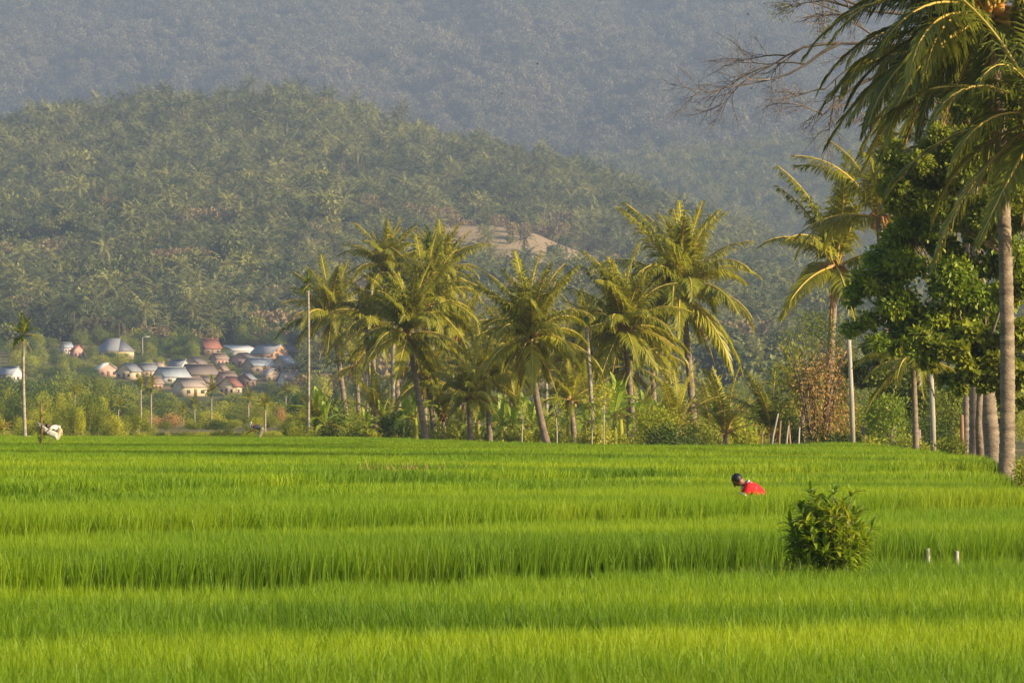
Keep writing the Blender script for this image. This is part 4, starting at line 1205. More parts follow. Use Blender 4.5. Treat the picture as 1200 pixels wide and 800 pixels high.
big_tree(1182, 121, .55, [(1060, 205, 26), (1045, 178, 14), (1085, 195, 26), (1110, 215, 26), (1140, 200, 30), (1170, 220, 30), (1195, 200, 26), (1065, 240, 24), (1105, 160, 26), (1150, 150, 28), (1085, 240, 26), (1130, 250, 26), (1165, 260, 26), (1050, 215, 20), (1195, 250, 24), (1185, 160, 24)],
         'green broadleaf tree behind the fronds of the foreground palm', 93, 'leaf_mid', 22000, 7.5, 4, 300, aspect=.5)
big_tree(1130, 190, .55, [(1010, 430, 20), (1085, 460, 36), (1130, 480, 34), (1030, 450, 24), (1175, 470, 34), (1200, 420, 30), (1150, 430, 26), (1045, 420, 28), (1020, 480, 22), (1065, 480, 30), (1100, 500, 24)],
         'dense green tree closing the gap behind the twin palms', 94, 'leaf_mid', 15000, 7.0, 10, 500)
big_tree(1184, 126, .5, [(1180, 60, 34), (1140, 80, 34), (1195, 120, 32), (1165, 130, 34), (1110, 70, 26), (1120, 110, 26), (1085, 100, 22), (1150, 20, 30), (1195, 30, 26), (1110, 40, 22)],
         'leafy tree behind the crown of the foreground palm', 95, 'leaf_mid', 20000, 8.0, 4, 250)

# bare-twigged tree reaching in from the right
s = F_PX / 140
root = empty('bare_tree', ((1235 - CX) / s, 140, .5), 0, 'bare branched tree reaching long grey twigs leftwards across the top right', 'tree')
r = random.Random(12)
def q3(px, py, dy=0): return Vector(((px - 1235) / s, dy, EYE + (YH - py) / s - .5))
b = MB()
b.tube([(0, 0, 0), q3(1230, 300), q3(1190, 120)], [.3, .24, .18], 9)
b.build('trunk', M['bark'], root)
b = MB(); lf = []
def twig(p, dv, L, rad, depth):
    pts = [p]; q = p.copy(); n = 5
    for i in range(n):
        dv = (dv + Vector((r.gauss(0, .13), r.gauss(0, .1), r.gauss(0, .14)))).normalized()
        q = q + dv * (L / n); pts.append(q.copy())
    b.tube(pts, [max(.005, rad * (1 - .75 * i / n)) for i in range(n + 1)], 5 if rad > .03 else 3, cap=False)
    if depth == 0: lf.append(pts[-1]); return
    for i in range(2, n + 1):
        for k in range(2 if depth < 3 else 1):
            if r.random() < .85:
                nd = (dv + Vector((r.gauss(-.1, .55), r.gauss(0, .4), r.gauss(-.02, .6)))).normalized()
                twig(pts[i], nd, L * r.uniform(.42, .7), rad * .5, depth - 1)
for (x0, y0, x1, y1, rad) in [(1190, 120, 1120, 30, .11), (1180, 70, 1080, 45, .10), (1150, 60, 1060, 60, .08), (1170, 100, 1070, 100, .09), (1120, 30, 1020, 12, .07), (1100, 60, 985, 50, .07), (1110, 100, 1020, 92, .06)]:
    a, c = q3(x0, y0, r.uniform(-.5, .5)), q3(x1, y1, r.uniform(-.5, .5))
    b.tube([a, a.lerp(c, .5) + Vector((0, 0, .12)), c], [rad, rad * .8, rad * .6], 6, cap=False)
for (x0, y0, x1, y1, L) in [(1020, 12, 900, 22, 3.0), (985, 50, 850, 100, 3.9), (985, 50, 860, 60, 3.6), (1020, 92, 930, 135, 2.9), (1060, 60, 960, 30, 3.0), (1020, 12, 940, -15, 2.6), (1040, 60, 940, 85, 2.8), (1070, 100, 985, 150, 2.2)]:
    a, c = q3(x0, y0), q3(x1, y1)
    twig(a, (c - a).normalized(), L * .8, .062, 3)
b.build('branches', M['twig'], root)
V_, l_, s_ = leaf_cloud([(tuple(p), (.18, .18, .14)) for p in lf[:200]], 520, .09, 5, shell=.1)
put('sparse_leaves', mesh_np('sparse_leaves', V_, l_, s_, [M['leaf_mid']]), root)

# ---------------------------------------------------------------- mango bush in the field
d = EDGES[0][1] * F_PX / (666 - YH) + .15
s = F_PX / d
bx = (972 - CX) / s
root = empty('mango_bush', (bx, d, 0.0), 0, 'leafy green bush with yellow tips growing on the bund in the foreground', 'bush')
r = random.Random(3)
def long_leaf(seed):
    rr = random.Random(seed); b = MB()
    K = 5; w = .11; pts = []; p = Vector((0, 0, 0)); th = .3
    for i in range(K + 1):
        pts.append(p.copy()); p = p + Vector((math.cos(th), 0, math.sin(th))) / K; th -= rr.uniform(.12, .3)
    ws = [.02, .8, 1.0, .9, .6, .03]
    vs = []
    for q, k in zip(pts, ws): vs += [q + Vector((0, -w * k, w * k * .35)), q, q + Vector((0, w * k, w * k * .35))]
    for i in range(K):
        for j in (0, 1):
            a = i * 3 + j; b.f.append([a, a + 1, a + 4, a + 3]); b.m.append(0)
    b.v = [tuple(v) for v in vs]
    return b.mesh('leaf', [M['leaf_bush']])
LL = [long_leaf(i) for i in range(5)]
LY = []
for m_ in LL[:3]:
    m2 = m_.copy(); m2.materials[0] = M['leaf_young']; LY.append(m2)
tips = []
b = MB()
for i in range(110):
    az = i * 2.39996; u_ = 1 - 1.55 * (i + .5) / 110
    e = math.asin(max(-.55, u_))
    rr_ = r.uniform(.72, 1.08)
    q = Vector((math.cos(az) * math.cos(e) * .41 * rr_, math.sin(az) * math.cos(e) * .40 * rr_, .74 + math.sin(e) * (.50 if e > 0 else .55) * rr_))
    q.x += .05 * math.sin(i * .7)
    if i % 9 == 0: q *= 1.16
    m = Vector((q.x * .35, q.y * .35, q.z * .6))
    b.tube([(r.uniform(-.05, .05), r.uniform(-.05, .05), 0), m, q], [.014, .009, .004], 4)
    tips.append((q, (q - m).normalized()))
    tips.append((m.lerp(q, .6), (q - m).normalized()))
b.build('branches', M['bark'], root)
leaf_specs = []
for q, dv in tips:
    for k in range(10):
        az = r.uniform(0, 6.28); spread = r.uniform(.4, 1.1)
        sd = dv.orthogonal().normalized(); sd.rotate(Matrix.Rotation(az, 3, dv))
        ld = (dv * math.cos(spread) + sd * math.sin(spread) + Vector((0, 0, -.15))).normalized()
        leaf_specs.append((q + dv * r.uniform(-.06, .04), ld, r.uniform(.12, .21)))
leaf_specs.sort(key=lambda t: (t[0].y + t[1].y * .1) - .3 * t[0].length)
def leaf_matrix(q, ld, L):
    y = Vector((0, 0, 1)).cross(ld); y = y.normalized() if y.length > .01 else Vector((0, 1, 0))
    z = ld.cross(y)
    return Matrix.Translation(q) @ Matrix((ld, y, z)).transposed().to_4x4() @ Matrix.Scale(L, 4)
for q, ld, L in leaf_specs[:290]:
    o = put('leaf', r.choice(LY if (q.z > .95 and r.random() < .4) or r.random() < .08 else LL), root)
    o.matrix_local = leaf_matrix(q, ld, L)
b = MB()
for q, ld, L in leaf_specs[290:]:
    me = r.choice(LL); mt = leaf_matrix(q, ld, L)
    b.add([mt @ v.co for v in me.vertices], [tuple(p.vertices) for p in me.polygons])
tag(b.build('foliage', M['leaf_bush'], root), kind='stuff')

def weeds(px, d, z, w, h, label, seed, n=140, mat='grass', blade=.012):
    r = random.Random(seed); b = MB(); s = F_PX / d
    for i in range(n):
        x, y = r.gauss(0, w / 2.5), r.gauss(0, w / 5)
        l = h * r.uniform(.5, 1.1); az = r.uniform(0, 6.28); le = r.uniform(.1, .7)
        o = Vector((math.cos(az), math.sin(az), 0)); sd = Vector((-o.y, o.x, 0)) * blade
        p0 = Vector((x, y, 0)); p1 = p0 + Vector((o.x * le * l * .3, o.y * le * l * .3, l * .6)); p2 = p0 + Vector((o.x * le * l, o.y * le * l, l * (1 - le * .3)))
        b.add([p0 - sd, p0 + sd, p1 + sd, p1 - sd, p2], [(0, 1, 2, 3), (3, 2, 4)])
    return tag(b.build('weed_tuft', M[mat], None, loc=((px - CX) / s, d, z)), label, None, None, 'stuff')
weeds(925, d - .2, .0, .9, .60, 'dull low weeds on the bund left of the foreground bush', 1, 500, 'leaf_mid')
weeds(972, d - .35, .0, 1.1, .6, 'short grass round the foot of the foreground bush', 2, 500)
weeds(22, edge_y(4, -7) - .3, plot_z(3), .9, .7, 'dark weedy tuft on the bund at the far left', 3, 160, 'frond_dry')
weeds(462, edge_y(5, -2.6) - .5, plot_z(5), 1.2, .66, 'brownish weedy tuft on the bund in the middle distance', 4, 220, 'frond_dry')
weeds(316, 200, plot_z(8), 1.0, .7, 'dry weedy tuft in the far field before the thin areca', 5, 120, 'frond_dry')
weeds(113, 196, plot_z(8), .8, .8, 'grass tuft below the golden palm', 6, 120)
# two cut posts at the plot edge, right
for px, py0, wpx, lb in ((1087, 642, 6.5, 'short white cut stub post at the plot edge right of the bush'), (1121, 645, 5.5, 'second shorter pale stub right of the white one')):
    dd = edge_y(1, (px - CX) / F_PX * 53) - .17
    s = F_PX / dd
    b = MB(); w = wpx / s / 2; H = EYE + (YH - py0) / s
    b.tube([(0, 0, 0), (0, 0, H - .02), (0.0, 0, H)], [w, w, w * .85], 10)
    tag(b.build('stub_post', M['concrete'], None, loc=((px - CX) / s, dd, 0)), lb, 'post')
# snag post with vine, left
root = empty('vine_post', ((48 - CX) / F_PX * 150, 150, plot_z(plot_at(-15, 150))), 0, 'old post overgrown with brown vine standing in the rice at far left', 'post')
s = F_PX / 150; H = EYE + (YH - 470) / s - root.location.z
b = MB(); b.tube([(0, 0, 0), (.03, 0, H * .5), (0, 0, H)], [.05, .04, .022], 6); b.build('post', M['wood'], root)
put('vine', crown_mesh('vine', [((.0, 0, .7), (.13, .13, .5)), ((.06, 0, 1.1), (.1, .1, .25)), ((.3, 0, .45), (.07, .07, .3)), ((0, 0, H * .72), (.1, .1, .2))], 380, .07, 8, M['grass'], shell=.1), root)
b = MB(); b.tube([(.3, 0, 0), (.3, 0, .85)], [.02, .015], 5); b.build('stick', M['wood'], root)
# ---------------------------------------------------------------- village
def flat_mat(name, c, rough=0.8, var=0.82, scale=.8, spec=.2, stretch=None):
    return solid_mat(name, tuple(x * var for x in c), c, scale, rough=rough, spec=spec, stretch=stretch)
WALLS = {'cream': (.72, .56, .36), 'pink': (.58, .36, .29), 'orange': (.70, .42, .24), 'white': (.72, .68, .6), 'brown': (.30, .2, .15), 'tan': (.5, .38, .27)}
ROOFS = {'grey': (.30, .30, .32), 'blue': (.40, .43, .47), 'red': (.34, .14, .10), 'brown': (.24, .19, .165), 'white': (.78, .74, .68), 'tan': (.42, .34, .28), 'rust': (.34, .25, .20)}
WM = {k: flat_mat(k + '_plaster', v) for k, v in WALLS.items()}
RM = {k: flat_mat(k + '_roofing', v, rough=.55, var=.7, scale=1.2, stretch=(6, .5, .5)) for k, v in ROOFS.items()}
M['window_dark'] = flat_mat('window_glass', (.06, .07, .08), rough=.2, spec=.5)
M['door_paint'] = flat_mat('door_paint', (.25, .15, .09))
def find_d(px, base_py):
    e = YH - base_py
    lo, hi = 500.0, 1400.0
    for i in range(30):
        m = (lo + hi) / 2
        if terr_e(px, m) < e: lo = m
        else: hi = m
    return lo
HOUSES = []
def house(px, base_py, w_px, wall, roof, label, yaw=0, kind='gable', wh=2.7, rh=1.7, dep=None, ridge='x', storeys=1):
    d = find_d(px, base_py); s = F_PX / d; X = (px - CX) / s; z = terr_z(X, d) - .15
    w = w_px / s * 1.2; w *= .92; dp = dep or w * .7; wh *= .85; rh *= 1.02; yaw = math.copysign(36 + (px * 7) % 9, yaw) if ridge == 'x' else math.copysign(24 + (px * 5) % 14, yaw)
    root = empty('house', (X, d, z), math.radians(yaw), label, 'house', None)
    HOUSES.append((px, base_py, w_px, d, (wh * storeys + rh) * s))
    H = wh * storeys
    b = MB(); b.box((0, 0, H / 2), (w * .9, dp * .9, H))
    a, c = w * .45, dp * .45
    if kind == 'gable':
        if ridge == 'x': b.add([(-a, -c, H), (-a, c, H), (-a, 0, H + rh * .88), (a, -c, H), (a, c, H), (a, 0, H + rh * .88)], [(0, 1, 2), (3, 5, 4)])
        else: b.add([(-a, -c, H), (a, -c, H), (0, -c, H + rh * .88), (-a, c, H), (a, c, H), (0, c, H + rh * .88)], [(0, 1, 2), (3, 5, 4)])
    b.build('wall', WM[wall], root)
    ov = .26; t = .12
    A, C = w * .45 + ov, dp * .45 + ov
    b = MB()
    if kind == 'gable' and ridge == 'x':
        slopes = [[(-A, -C, H - .14), (A, -C, H - .14), (A, 0.0, H + rh), (-A, 0.0, H + rh)], [(A, C, H - .14), (-A, C, H - .14), (-A, 0.0, H + rh), (A, 0.0, H + rh)]]
    elif kind == 'gable':
        slopes = [[(A, -C, H - .14), (A, C, H - .14), (0, C, H + rh), (0, -C, H + rh)], [(-A, C, H - .14), (-A, -C, H - .14), (0, -C, H + rh), (0, C, H + rh)]]
    elif kind == 'shed':
        slopes = [[(-A, -C, H - .1), (A, -C, H - .1), (A, C, H + rh), (-A, C, H + rh)]]
    else:
        g = A * .5
        slopes = [[(-A, -C, H - .14), (A, -C, H - .14), (g, 0, H + rh), (-g, 0, H + rh)], [(A, C, H - .14), (-A, C, H - .14), (-g, 0, H + rh), (g, 0, H + rh)],
                  [(A, -C, H - .14), (A, C, H - .14), (g, 0, H + rh)], [(-A, C, H - .14), (-A, -C, H - .14), (-g, 0, H + rh)]]
    for q in slopes:
        n = len(q)
        lo = [(x, y, zz - t) for x, y, zz in q]
        b.add(list(q) + lo, [tuple(range(n)), tuple(reversed(range(n, 2 * n)))] + [(i, i + n, (i + 1) % n + n, (i + 1) % n) for i in range(n)])
    b.build('roof', RM[roof], root)
    if kind == 'gable' and ridge == 'x':
        b = MB(); b.box((0, 0, H + rh + .05), (2 * A, .35, .12)); b.build('ridge_cap', RM[roof], root)
    for st in range(storeys):
        for x in ((-.28, .28) if st == 0 else (-.28, 0, .28)):
            b = MB(); b.box((x * w, -c - .03, st * wh + wh * .5), (w * .14, .1, wh * .36)); f = b.build('window', WM['brown'], root)
            b = MB(); b.box((x * w, -c - .075, st * wh + wh * .5), (w * .14 - .16, .04, wh * .36 - .16)); b.build('pane', M['window_dark'], f)
        b = MB(); b.box((a + .03, 0, st * wh + wh * .5), (.1, dp * .2, wh * .36)); f = b.build('window', WM['brown'], root)
        b = MB(); b.box((a + .075, 0, st * wh + wh * .5), (.04, dp * .2 - .16, wh * .36 - .16)); b.build('pane', M['window_dark'], f)
    b = MB(); b.box((0, -c - .03, wh * .37), (w * .12, .1, wh * .74)); b.build('door', M['door_paint'], root)
    return root
for a in [
    (134, 420, 38, 'cream', 'grey', 'large cream house with a high grey hip roof, uppermost in the village', -14, 'hip', 2.8, 3.0, None, 'x', 1),
    (91, 419, 15, 'pink', 'red', 'small pink house under a reddish roof left of the hip roofed house', 10, 'gable', 2.6, 1.3, None, 'y', 1),
    (78, 414, 12, 'white', 'blue', 'little house with a pale sheet roof left of the pink house', 20, 'gable', 2.2, 1.0, None, 'x', 1),
    (245, 414, 23, 'brown', 'red', 'house with a rusty red tiled roof standing alone above the village roofs', 24, 'gable', 2.2, 2.2, None, 'x', 1),
    (283, 417, 34, 'white', 'white', 'long house with a gleaming white metal roof at the top of the village', 4, 'shed', 2.2, 1.3, 5, 'x', 1),
    (316, 423, 38, 'orange', 'grey', 'big grey roofed house with a warm orange wall at the upper right', -22, 'gable', 2.8, 2.2, None, 'x', 1),
    (338, 420, 22, 'tan', 'brown', 'dark roofed house at the upper right corner of the village', 12, 'gable', 2.4, 1.8, None, 'x', 1),
    (257, 428, 18, 'pink', 'rust', 'small pink walled house below the red roof', 15, 'gable', 2.2, 1.2, None, 'x', 1),
    (286, 430, 28, 'pink', 'brown', 'pink walled house with a brown roof below the white roof', -10, 'gable', 2.4, 1.6, None, 'y', 1),
    (303, 437, 32, 'tan', 'blue', 'house with a wide bluish sheet roof in the middle right of the village', 25, 'gable', 2.3, 1.7, None, 'x', 1),
    (333, 435, 26, 'tan', 'blue', 'house with a slate blue roof at the right border of the village', -28, 'gable', 2.3, 1.9, None, 'y', 1),
    (259, 442, 15, 'orange', 'rust', 'narrow house showing an orange gable below the pink houses', -25, 'gable', 2.2, 1.5, None, 'y', 1),
    (201, 449, 36, 'white', 'blue', 'long house with a pale blue sheet roof at the left of the dense roofs', 22, 'gable', 2.0, 2.0, None, 'x', 1),
    (233, 446, 38, 'brown', 'brown', 'wide house with a dark brown roof in the middle of the village', 12, 'gable', 2.0, 2.1, None, 'x', 1),
    (222, 464, 34, 'cream', 'tan', 'cream walled house with a pale tan roof low in the village', 8, 'gable', 2.6, 1.7, None, 'x', 1),
    (270, 463, 23, 'cream', 'red', 'bright cream house with a red edged gable lowest in the village', -24, 'gable', 2.5, 2.0, None, 'y', 1),
    (266, 452, 22, 'pink', 'rust', 'house with a pinkish brown roof above the bright gable', 18, 'gable', 2.0, 1.5, None, 'x', 1),
    (186, 438, 15, 'tan', 'tan', 'small tan hut left of the dense roofs', -10, 'gable', 2.0, 1.2, None, 'x', 1),
    (228, 433, 24, 'tan', 'brown', 'brown roofed house behind the wide dark roof', -20, 'gable', 2.0, 1.5, None, 'y', 1),
    (210, 436, 20, 'white', 'grey', 'grey roofed house above the pale blue roof', -16, 'gable', 2.0, 1.4, None, 'x', 1),
    (318, 447, 20, 'tan', 'grey', 'small grey roofed house half hidden by trees', 16, 'gable', 2.0, 1.4, None, 'y', 1),
    (340, 454, 24, 'white', 'tan', 'beige roofed house beside the grove at the right end of the village', 20, 'gable', 2.4, 1.8, None, 'x', 1),
    (240, 456, 18, 'pink', 'rust', 'small rust roofed house between the cream houses', -14, 'gable', 2.0, 1.3, None, 'y', 1),
    (124, 441, 24, 'pink', 'white', 'pinkish house with a whitish roof below the hip roofed house', 14, 'gable', 2.2, 1.4, None, 'y', 1),
    (151, 444, 25, 'cream', 'grey', 'house with a greenish grey roof and cream gable left of the dense roofs', -24, 'gable', 2.3, 1.8, None, 'y', 1),
    (173, 441, 20, 'tan', 'grey', 'grey roofed house beside the cream gabled one', 12, 'gable', 2.0, 1.5, None, 'x', 1),
    (180, 457, 18, 'pink', 'rust', 'rusty roofed house at the left foot of the village', 22, 'gable', 2.0, 1.3, None, 'x', 1),
    (12, 447, 26, 'white', 'blue', 'pale blue roofed house near the left edge of the picture', -10, 'gable', 2.2, 1.6, None, 'x', 1),
    (289, 452, 18, 'brown', 'grey', 'dark grey roofed house right of the bright gable', -14, 'gable', 2.0, 1.4, None, 'y', 1)]:
    house(*a)
r = random.Random(31)
def hides_house(px, top_py, w, d):
    for hx, hb, hw, hd, hh in HOUSES:
        if hd > d - 6 and abs(px - hx) < (w + hw) / 2 * .8 and top_py < hb - hh * .5: return True
        if abs(hd - d) < 7 and abs(px - hx) < (w + hw) / 2 * .9: return True
    return False
cand = []
for i in range(3600):
    px = r.uniform(-60, 370); d = r.uniform(800, 1215)
    s = F_PX / d; w = r.uniform(14, 36); e = YH - terr_e(px, d)
    top = e - r.uniform(10, 34)
    if hides_house(px, top, w, d) or (d < 950 and top < lerp_table(px, TOPS) - 6): continue
    cand.append((px, d, top, w, r.choice(['dark', 'dark', 'mid', 'mid', 'light'])))
    if len(cand) >= 430: break
cand.sort(key=lambda c: -(c[3] * (YH - terr_e(c[0], c[1]) - c[2])) if -10 < c[0] < 350 else 0)
def near_house(px, d):
    h = min(range(len(HOUSES)), key=lambda i: abs(HOUSES[i][0] - px) + abs(HOUSES[i][3] - d) * .15)
    hx, hb, hw, hd, hh = HOUSES[h]
    side = 'left of' if px < hx - hw * .35 else 'right of' if px > hx + hw * .35 else 'behind' if d > hd else 'in front of'
    return side + ' the ' + SHORT[h]
SHORT = ['high hip roofed house', 'small pink house', 'little pale roofed house', 'lone red roofed house', 'gleaming white roof', 'big grey roofed orange house', 'dark upper right house', 'small pink walled house',
         'pink house with brown roof', 'wide bluish roof', 'slate blue roof', 'orange gable', 'long pale blue roof', 'wide dark brown roof', 'cream house with tan roof', 'bright cream gable', 'pinkish brown roof', 'small tan hut',
         'rear brown roofed house', 'grey roof above the pale blue one', 'small half hidden grey roof', 'beige roof by the grove', 'small rust roof', 'whitish roof below the hip roof', 'greenish grey roof', 'grey roof beside the cream gable',
         'lowest rusty roof', 'pale blue roof at the left edge', 'dark grey roof by the bright gable']
for px, d, top, w, kd in cand[:85]:
    belt_tree(px, d, top, w, kd, '%s %s tree %s' % (size_word(w), TXT[kd], near_house(px, d)), 'trees in and around the village')
mass('village_wood', 'small trees and bushes filling the gaps around the village houses', cand[85:])
# street lamp
d = find_d(167, 430); s = F_PX / d; X = (167 - CX) / s; z = terr_z(X, d)
root = empty('street_lamp', (X, d, z), 0, 'tall street lamp with a pale lamp head above the village trees', 'street lamp')
b = MB(); b.tube([(0, 0, 0), (0, 0, 7.2)], [.14, .09], 8); b.build('pole', M['concrete'], root)
b = MB(); b.tube([(0, 0, 7.15), (.9, 0, 7.3)], [.06, .05], 6); b.build('arm', M['concrete'], root)
b = MB(); b.ball((1.0, 0, 7.3), (.75, .3, .16), nu=10, nv=6); b.build('lamp_head', RM['white'], root, smooth=True)

# ---------------------------------------------------------------- people
M['skin'] = flat_mat('brown_skin', (.22, .10, .055), rough=.5, spec=.35)
M['hair'] = flat_mat('black_hair', (.012, .011, .013), rough=.5, spec=.35)
M['red_cloth'] = flat_mat('red_cloth', (.62, .018, .022), rough=.8, scale=6)
M['white_cloth'] = flat_mat('white_cloth', (.60, .57, .52), rough=.85, scale=5)
M['grey_cloth'] = flat_mat('dark_cloth', (.05, .055, .07), rough=.85, scale=5)
M['tan_cloth'] = flat_mat('tan_cloth', (.5, .42, .25), rough=.85, scale=5)
def skin_mesh(name, verts, edges, mat, parent, root_i=0, sub=2):
    me = bpy.data.meshes.new(name)
    me.from_pydata([v[:3] for v in verts], edges, [])
    me.materials.append(mat)
    o = link(bpy.data.objects.new(name, me), parent)
    md = o.modifiers.new('skin', 'SKIN'); md.use_smooth_shade = True
    if not me.skin_vertices: me.skin_vertices.new(name='')
    for i, v in enumerate(verts):
        sv = me.skin_vertices[0].data[i]
        rr_ = v[3]
        sv.radius = (rr_, rr_ * (v[4] if len(v) > 4 else 1)); sv.use_root = (i == root_i)
    md2 = o.modifiers.new('sub', 'SUBSURF'); md2.levels = sub; md2.render_levels = sub
    return o
def bent_person(px, d, z, J, label, shirt, trousers, hat=None, emblem=False, sc=1.0):
    """J: joints in metres, the person faces -x"""
    s = F_PX / d
    root = empty('person', ((px - CX) / s, d, z), 0, label, 'person')
    root.scale = (sc,) * 3
    pel, che, neck, head = J['pelvis'], J['chest'], J['neck'], J['head']
    V, E = [], []
    def add(p, rad, prev=None):
        V.append((p[0], p[1], p[2], rad))
        if prev is not None: E.append((prev, len(V) - 1))
        return len(V) - 1
    L = lambda a, b, t: tuple(a[i] + (b[i] - a[i]) * t for i in range(3))
    i0 = add(pel, .13); i1 = add(L(pel, che, .5), .125, i0); i2 = add(che, .135, i1); i3 = add(neck, .05, i2)
    hv = Vector(head) - Vector(neck); hn = hv.normalized()
    i4 = add(Vector(head) - hn * .05, .072, i3); i5 = add(Vector(head) + hn * .03, .092, i4); add(Vector(head) + hn * .10, .055, i5)
    for sg in (-1, 1):
        sh, el, ha = J['shoulder'], J['elbow'], J['hand']
        f = lambda p: (p[0], p[1] * sg + J.get('twist', 0) * 0, p[2])
        a = add(f(sh), .058, i2); b = add(L(f(sh), f(el), .5), .045, a); b = add(f(el), .036, b); c = add(L(f(el), f(ha), .6), .030, b)
        c = add(f(ha), .024, c)
        hd = (Vector(f(ha)) - Vector(f(el))).normalized(); sd = Vector((0, 1, 0))
        pm = add(Vector(f(ha)) + hd * .06, .022, c)
        for k in range(4):
            q = Vector(f(ha)) + hd * .09 + sd * (k - 1.5) * .02
            g = add(q, .009, pm); g = add(q + hd * (.035 - abs(k - 1.3) * .006) + Vector((.008, 0, -.01)), .008, g); add(q + hd * (.06 - abs(k - 1.3) * .01) + Vector((.024, 0, -.02)), .006, g)
        g = add(Vector(f(ha)) + hd * .035 - sd * sg * .03, .010, c); add(Vector(f(ha)) + hd * .07 - sd * sg * .045, .008, g)
        hp, kn, ft = J['hip'], J['knee'], J['foot']
        a = add(f(hp), .085, i0); b = add(L(f(hp), f(kn), .5), .078, a); b = add(f(kn), .055, b); b = add(L(f(kn), f(ft), .35), .052, b); b = add(f(ft), .035, b); add((f(ft)[0] - .16, f(ft)[1], max(.03, f(ft)[2] - .05)), .03, b)
    skin_mesh('body', V, E, M['skin'], root, 0)
    # shirt over trunk and upper arms
    V, E = [], []
    j0 = add(pel, .150); j1 = add(L(pel, che, .5), .150, j0); j2 = add(che, .158, j1); add(L(che, neck, .75), .085, j2)
    for sg in (-1, 1):
        sh, el = J['shoulder'], J['elbow']
        f = lambda p: (p[0], p[1] * sg, p[2])
        a = add(f(sh), .078, j2); add(L(f(sh), f(el), .55), .066, a)
    skin_mesh('shirt', V, E, M[shirt], root, 0)
    V, E = [], []
    j0 = add(L(pel, che, -.12), .150)
    for sg in (-1, 1):
        hp, kn, ft = J['hip'], J['knee'], J['foot']
        f = lambda p: (p[0], p[1] * sg, p[2])
        a = add(f(hp), .105, j0); a = add(L(f(hp), f(kn), .5), .095, a); a = add(f(kn), .07, a); add(L(f(kn), f(ft), .4), .062, a)
    skin_mesh('trousers', V, E, M[trousers], root, 0)
    hc = Vector(head)
    fw = Vector(J.get('face', (-1, 0, -.35))).normalized()
    b = MB(); b.ball(hc + hn * .042 - fw * .026, (.086, .086, .088), nu=16, nv=12)
    b.build('hair', M['hair'], root, smooth=True)
    sdv = fw.cross(hn).normalized()
    for sg in (-1, 1):
        b = MB(); b.ball(hc + sdv * sg * .093 - hn * .02, (.024, .012, .032), nu=8, nv=6); b.build('ear', M['skin'], root, smooth=True)
        b = MB(); b.ball(hc + fw * .083 + sdv * sg * .034 - hn * .005, .012, nu=8, nv=6); b.build('eye', M['hair'], root, smooth=True)
    b = MB(); b.ball(hc + fw * .10 - hn * .035, (.018, .016, .024), nu=8, nv=6); b.build('nose', M['skin'], root, smooth=True)
    b = MB(); b.ball(hc + fw * .075 - hn * .072, (.022, .028, .012), nu=8, nv=6); b.build('mouth', flat_mat('lips', (.2, .06, .05)), root, smooth=True)
    if shirt == 'red_cloth':
        n0, c0 = Vector(neck), Vector(che)
        ax = (n0 - c0).normalized(); u = ax.orthogonal().normalized(); w = ax.cross(u)
        ce = c0.lerp(n0, .74)
        b = MB(); b.tube([ce + (u * math.cos(t * math.pi / 8) + w * math.sin(t * math.pi / 8)) * .082 for t in range(17)], .017, 6); b.build('collar', M['white_cloth'], root, smooth=True)
        for sg in (-1, 1):
            f = lambda p: Vector((p[0], p[1] * sg, p[2]))
            a0, a1 = f(J['shoulder']), f(J['elbow']); ce = a0.lerp(a1, .56); ax = (a1 - a0).normalized(); u = ax.orthogonal().normalized(); w = ax.cross(u)
            b = MB(); b.tube([ce + (u * math.cos(t * math.pi / 8) + w * math.sin(t * math.pi / 8)) * .058 for t in range(17)], .013, 6); b.build('sleeve_trim', M['white_cloth'], root, smooth=True)
    if hat:
        b = MB(); b.tube([hc + hn * .02, hc + hn * .05, hc + hn * .14], [.2, .17, .03], 14); b.build('hat', M[hat], root, smooth=True)
    return root, hc, hn
s1 = F_PX / 69.6
# crouched, facing left with the back turned a little to the camera
J1 = dict(pelvis=(.17, .10, .43), chest=(-.02, .0, .605), neck=(-.115, -.02, .69), head=(-.20, -.03, .725), shoulder=(-.05, .15, .615), elbow=(-.17, .20, .42), hand=(-.32, .12, .26),
          hip=(.14, .10, .40), knee=(-.20, .19, .40), foot=(.04, .15, .08), face=(-1, -.12, -.75))
p1, hc, hn = bent_person(880, 69.6, plot_z(plot_at((880 - CX) / s1, 69.6)) - .035, J1, 'person in a red shirt with a white collar bending over in the rice field', 'red_cloth', 'grey_cloth')
# white print on the upper back, following the shirt
b = MB(); c0 = Vector((.035, -.115, .665))
for i in range(5):
    for j in range(2):
        q = c0 + Vector((-.045 + i * .02, -.012 - j * .006, .038 - i * .018 - j * .022))
        b.ball(q, (.013, .012, .011), nu=7, nv=5)
b.build('back_print', M['white_cloth'], p1, smooth=True)

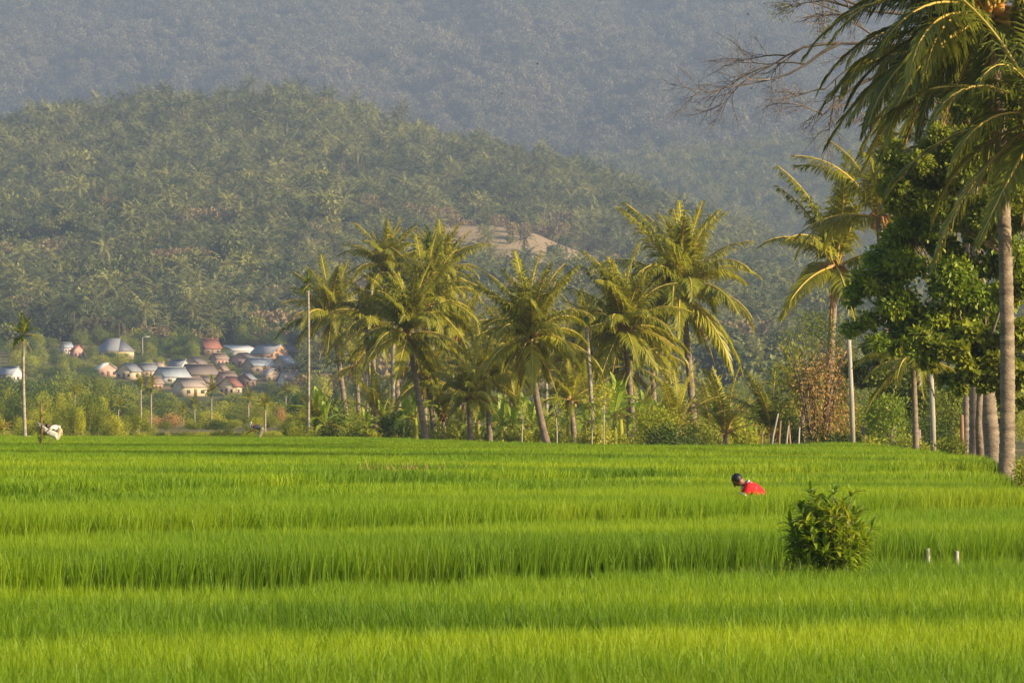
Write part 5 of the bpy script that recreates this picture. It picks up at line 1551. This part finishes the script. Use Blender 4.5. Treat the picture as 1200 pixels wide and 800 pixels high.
J2 = dict(pelvis=(.22, .05, .88), chest=(-.03, 0, .98), neck=(-.17, 0, 1.01), head=(-.27, 0, 1.02), shoulder=(-.07, .17, .98), elbow=(-.27, .24, .80), hand=(-.42, .18, .70),
          hip=(.20, .10, .84), knee=(.06, .12, .46), foot=(.16, .12, .08), face=(-.8, 0, -.6))
d2 = 172.0; s2 = F_PX / d2
p2, _, _ = bent_person(64, d2, plot_z(plot_at((64 - CX) / s2, d2)) + .02, J2, 'bending person in pale clothes at far left in the rice', 'white_cloth', 'tan_cloth')
b = MB(); r = random.Random(8)
nx, ny = 9, 4; vs = []
for i in range(nx):
    for j in range(ny):
        t = i / (nx - 1); vs.append((-.62 + .75 * t, -.2 - .05 * math.sin(i * 1.4 + j), 1.16 - .42 * t - j * (.05 + .04 * t) + .03 * math.sin(i * 1.1)))
b.add(vs, [(i * ny + j, (i + 1) * ny + j, (i + 1) * ny + j + 1, i * ny + j + 1) for i in range(nx - 1) for j in range(ny - 1)])
sh = b.build('white_sheet', M['white_cloth'], None, smooth=True, loc=p2.location); sh.modifiers.new('thick', 'SOLIDIFY').thickness = .03
tag(sh, 'white cloth sheet held out by the bending person at far left', 'cloth')
d3 = 204.0; s3 = F_PX / d3
p3, _, _ = bent_person(302, d3, plot_z(plot_at((302 - CX) / s3, d3)), J2, 'tiny bending person with a pale hat at the far edge of the rice field', 'grey_cloth', 'tan_cloth', hat='white_cloth')
# white sack at the foot of the lone palm
s = F_PX / 204.5
b = MB(); b.ball((0, 0, .28), (.17, .16, .33), nu=12, nv=8, jit=.08, rr=random.Random(2)); b.ball((.09, 0, .66), (.05, .05, .1), nu=8, nv=6)
tag(b.build('sack', M['white_cloth'], None, smooth=True, loc=((33 - CX) / s, 204.3, P(33, 530, 204.3).z)), 'white sack leaning on the foot of the lone tall palm', 'sack')

# ---------------------------------------------------------------- birds
for px, py, dd, sz, rz, lb in ((630, 75, 420, .30, .4, 'tiny dark bird flying before the mountain, middle one of three'), (588, 110, 420, .26, 1.2, 'tiny dark bird flying lowest before the mountain'), (877, 17, 380, .26, 2.0, 'tiny dark bird flying near the bare branches at the top')):
    root = empty('bird', P(px, py, dd), rz, lb, 'bird')
    b = MB(); b.tube([(-sz * .6, 0, 0), (-sz * .2, 0, sz * .05), (sz * .25, 0, sz * .04), (sz * .5, 0, 0)], [sz * .03, sz * .13, sz * .11, sz * .03], 8); b.build('body', M['hair'], root, smooth=True)
    for sg in (-1, 1):
        b = MB(); b.add([(sz * .2, 0, .03), (-sz * .15, 0, .03), (-sz * .3, sg * sz * .8, sz * .55), (0, sg * sz * .6, sz * .45), (sz * .2, 0, .05), (-sz * .15, 0, .05)], [(0, 1, 2, 3), (4, 5, 2, 3)]); b.build('wing', M['hair'], root)

# ---------------------------------------------------------------- haze
hb = MB(); hb.box((0, 2665, 290), (6990, 5770, 590))
hz = hb.build('haze', [], None)
mm, nt, out = new_mat('haze_air')
pv = N(nt, 'ShaderNodeVolumePrincipled')
pv.inputs['Color'].default_value = (*HAZE_COLOR, 1)
pv.inputs['Density'].default_value = HAZE_DENSITY
pv.inputs['Anisotropy'].default_value = 0.0
nt.links.new(pv.outputs[0], out.inputs['Volume'])
hz.data.materials.append(mm)
tag(hz, 'pale haze in the air over the whole valley', kind='stuff')
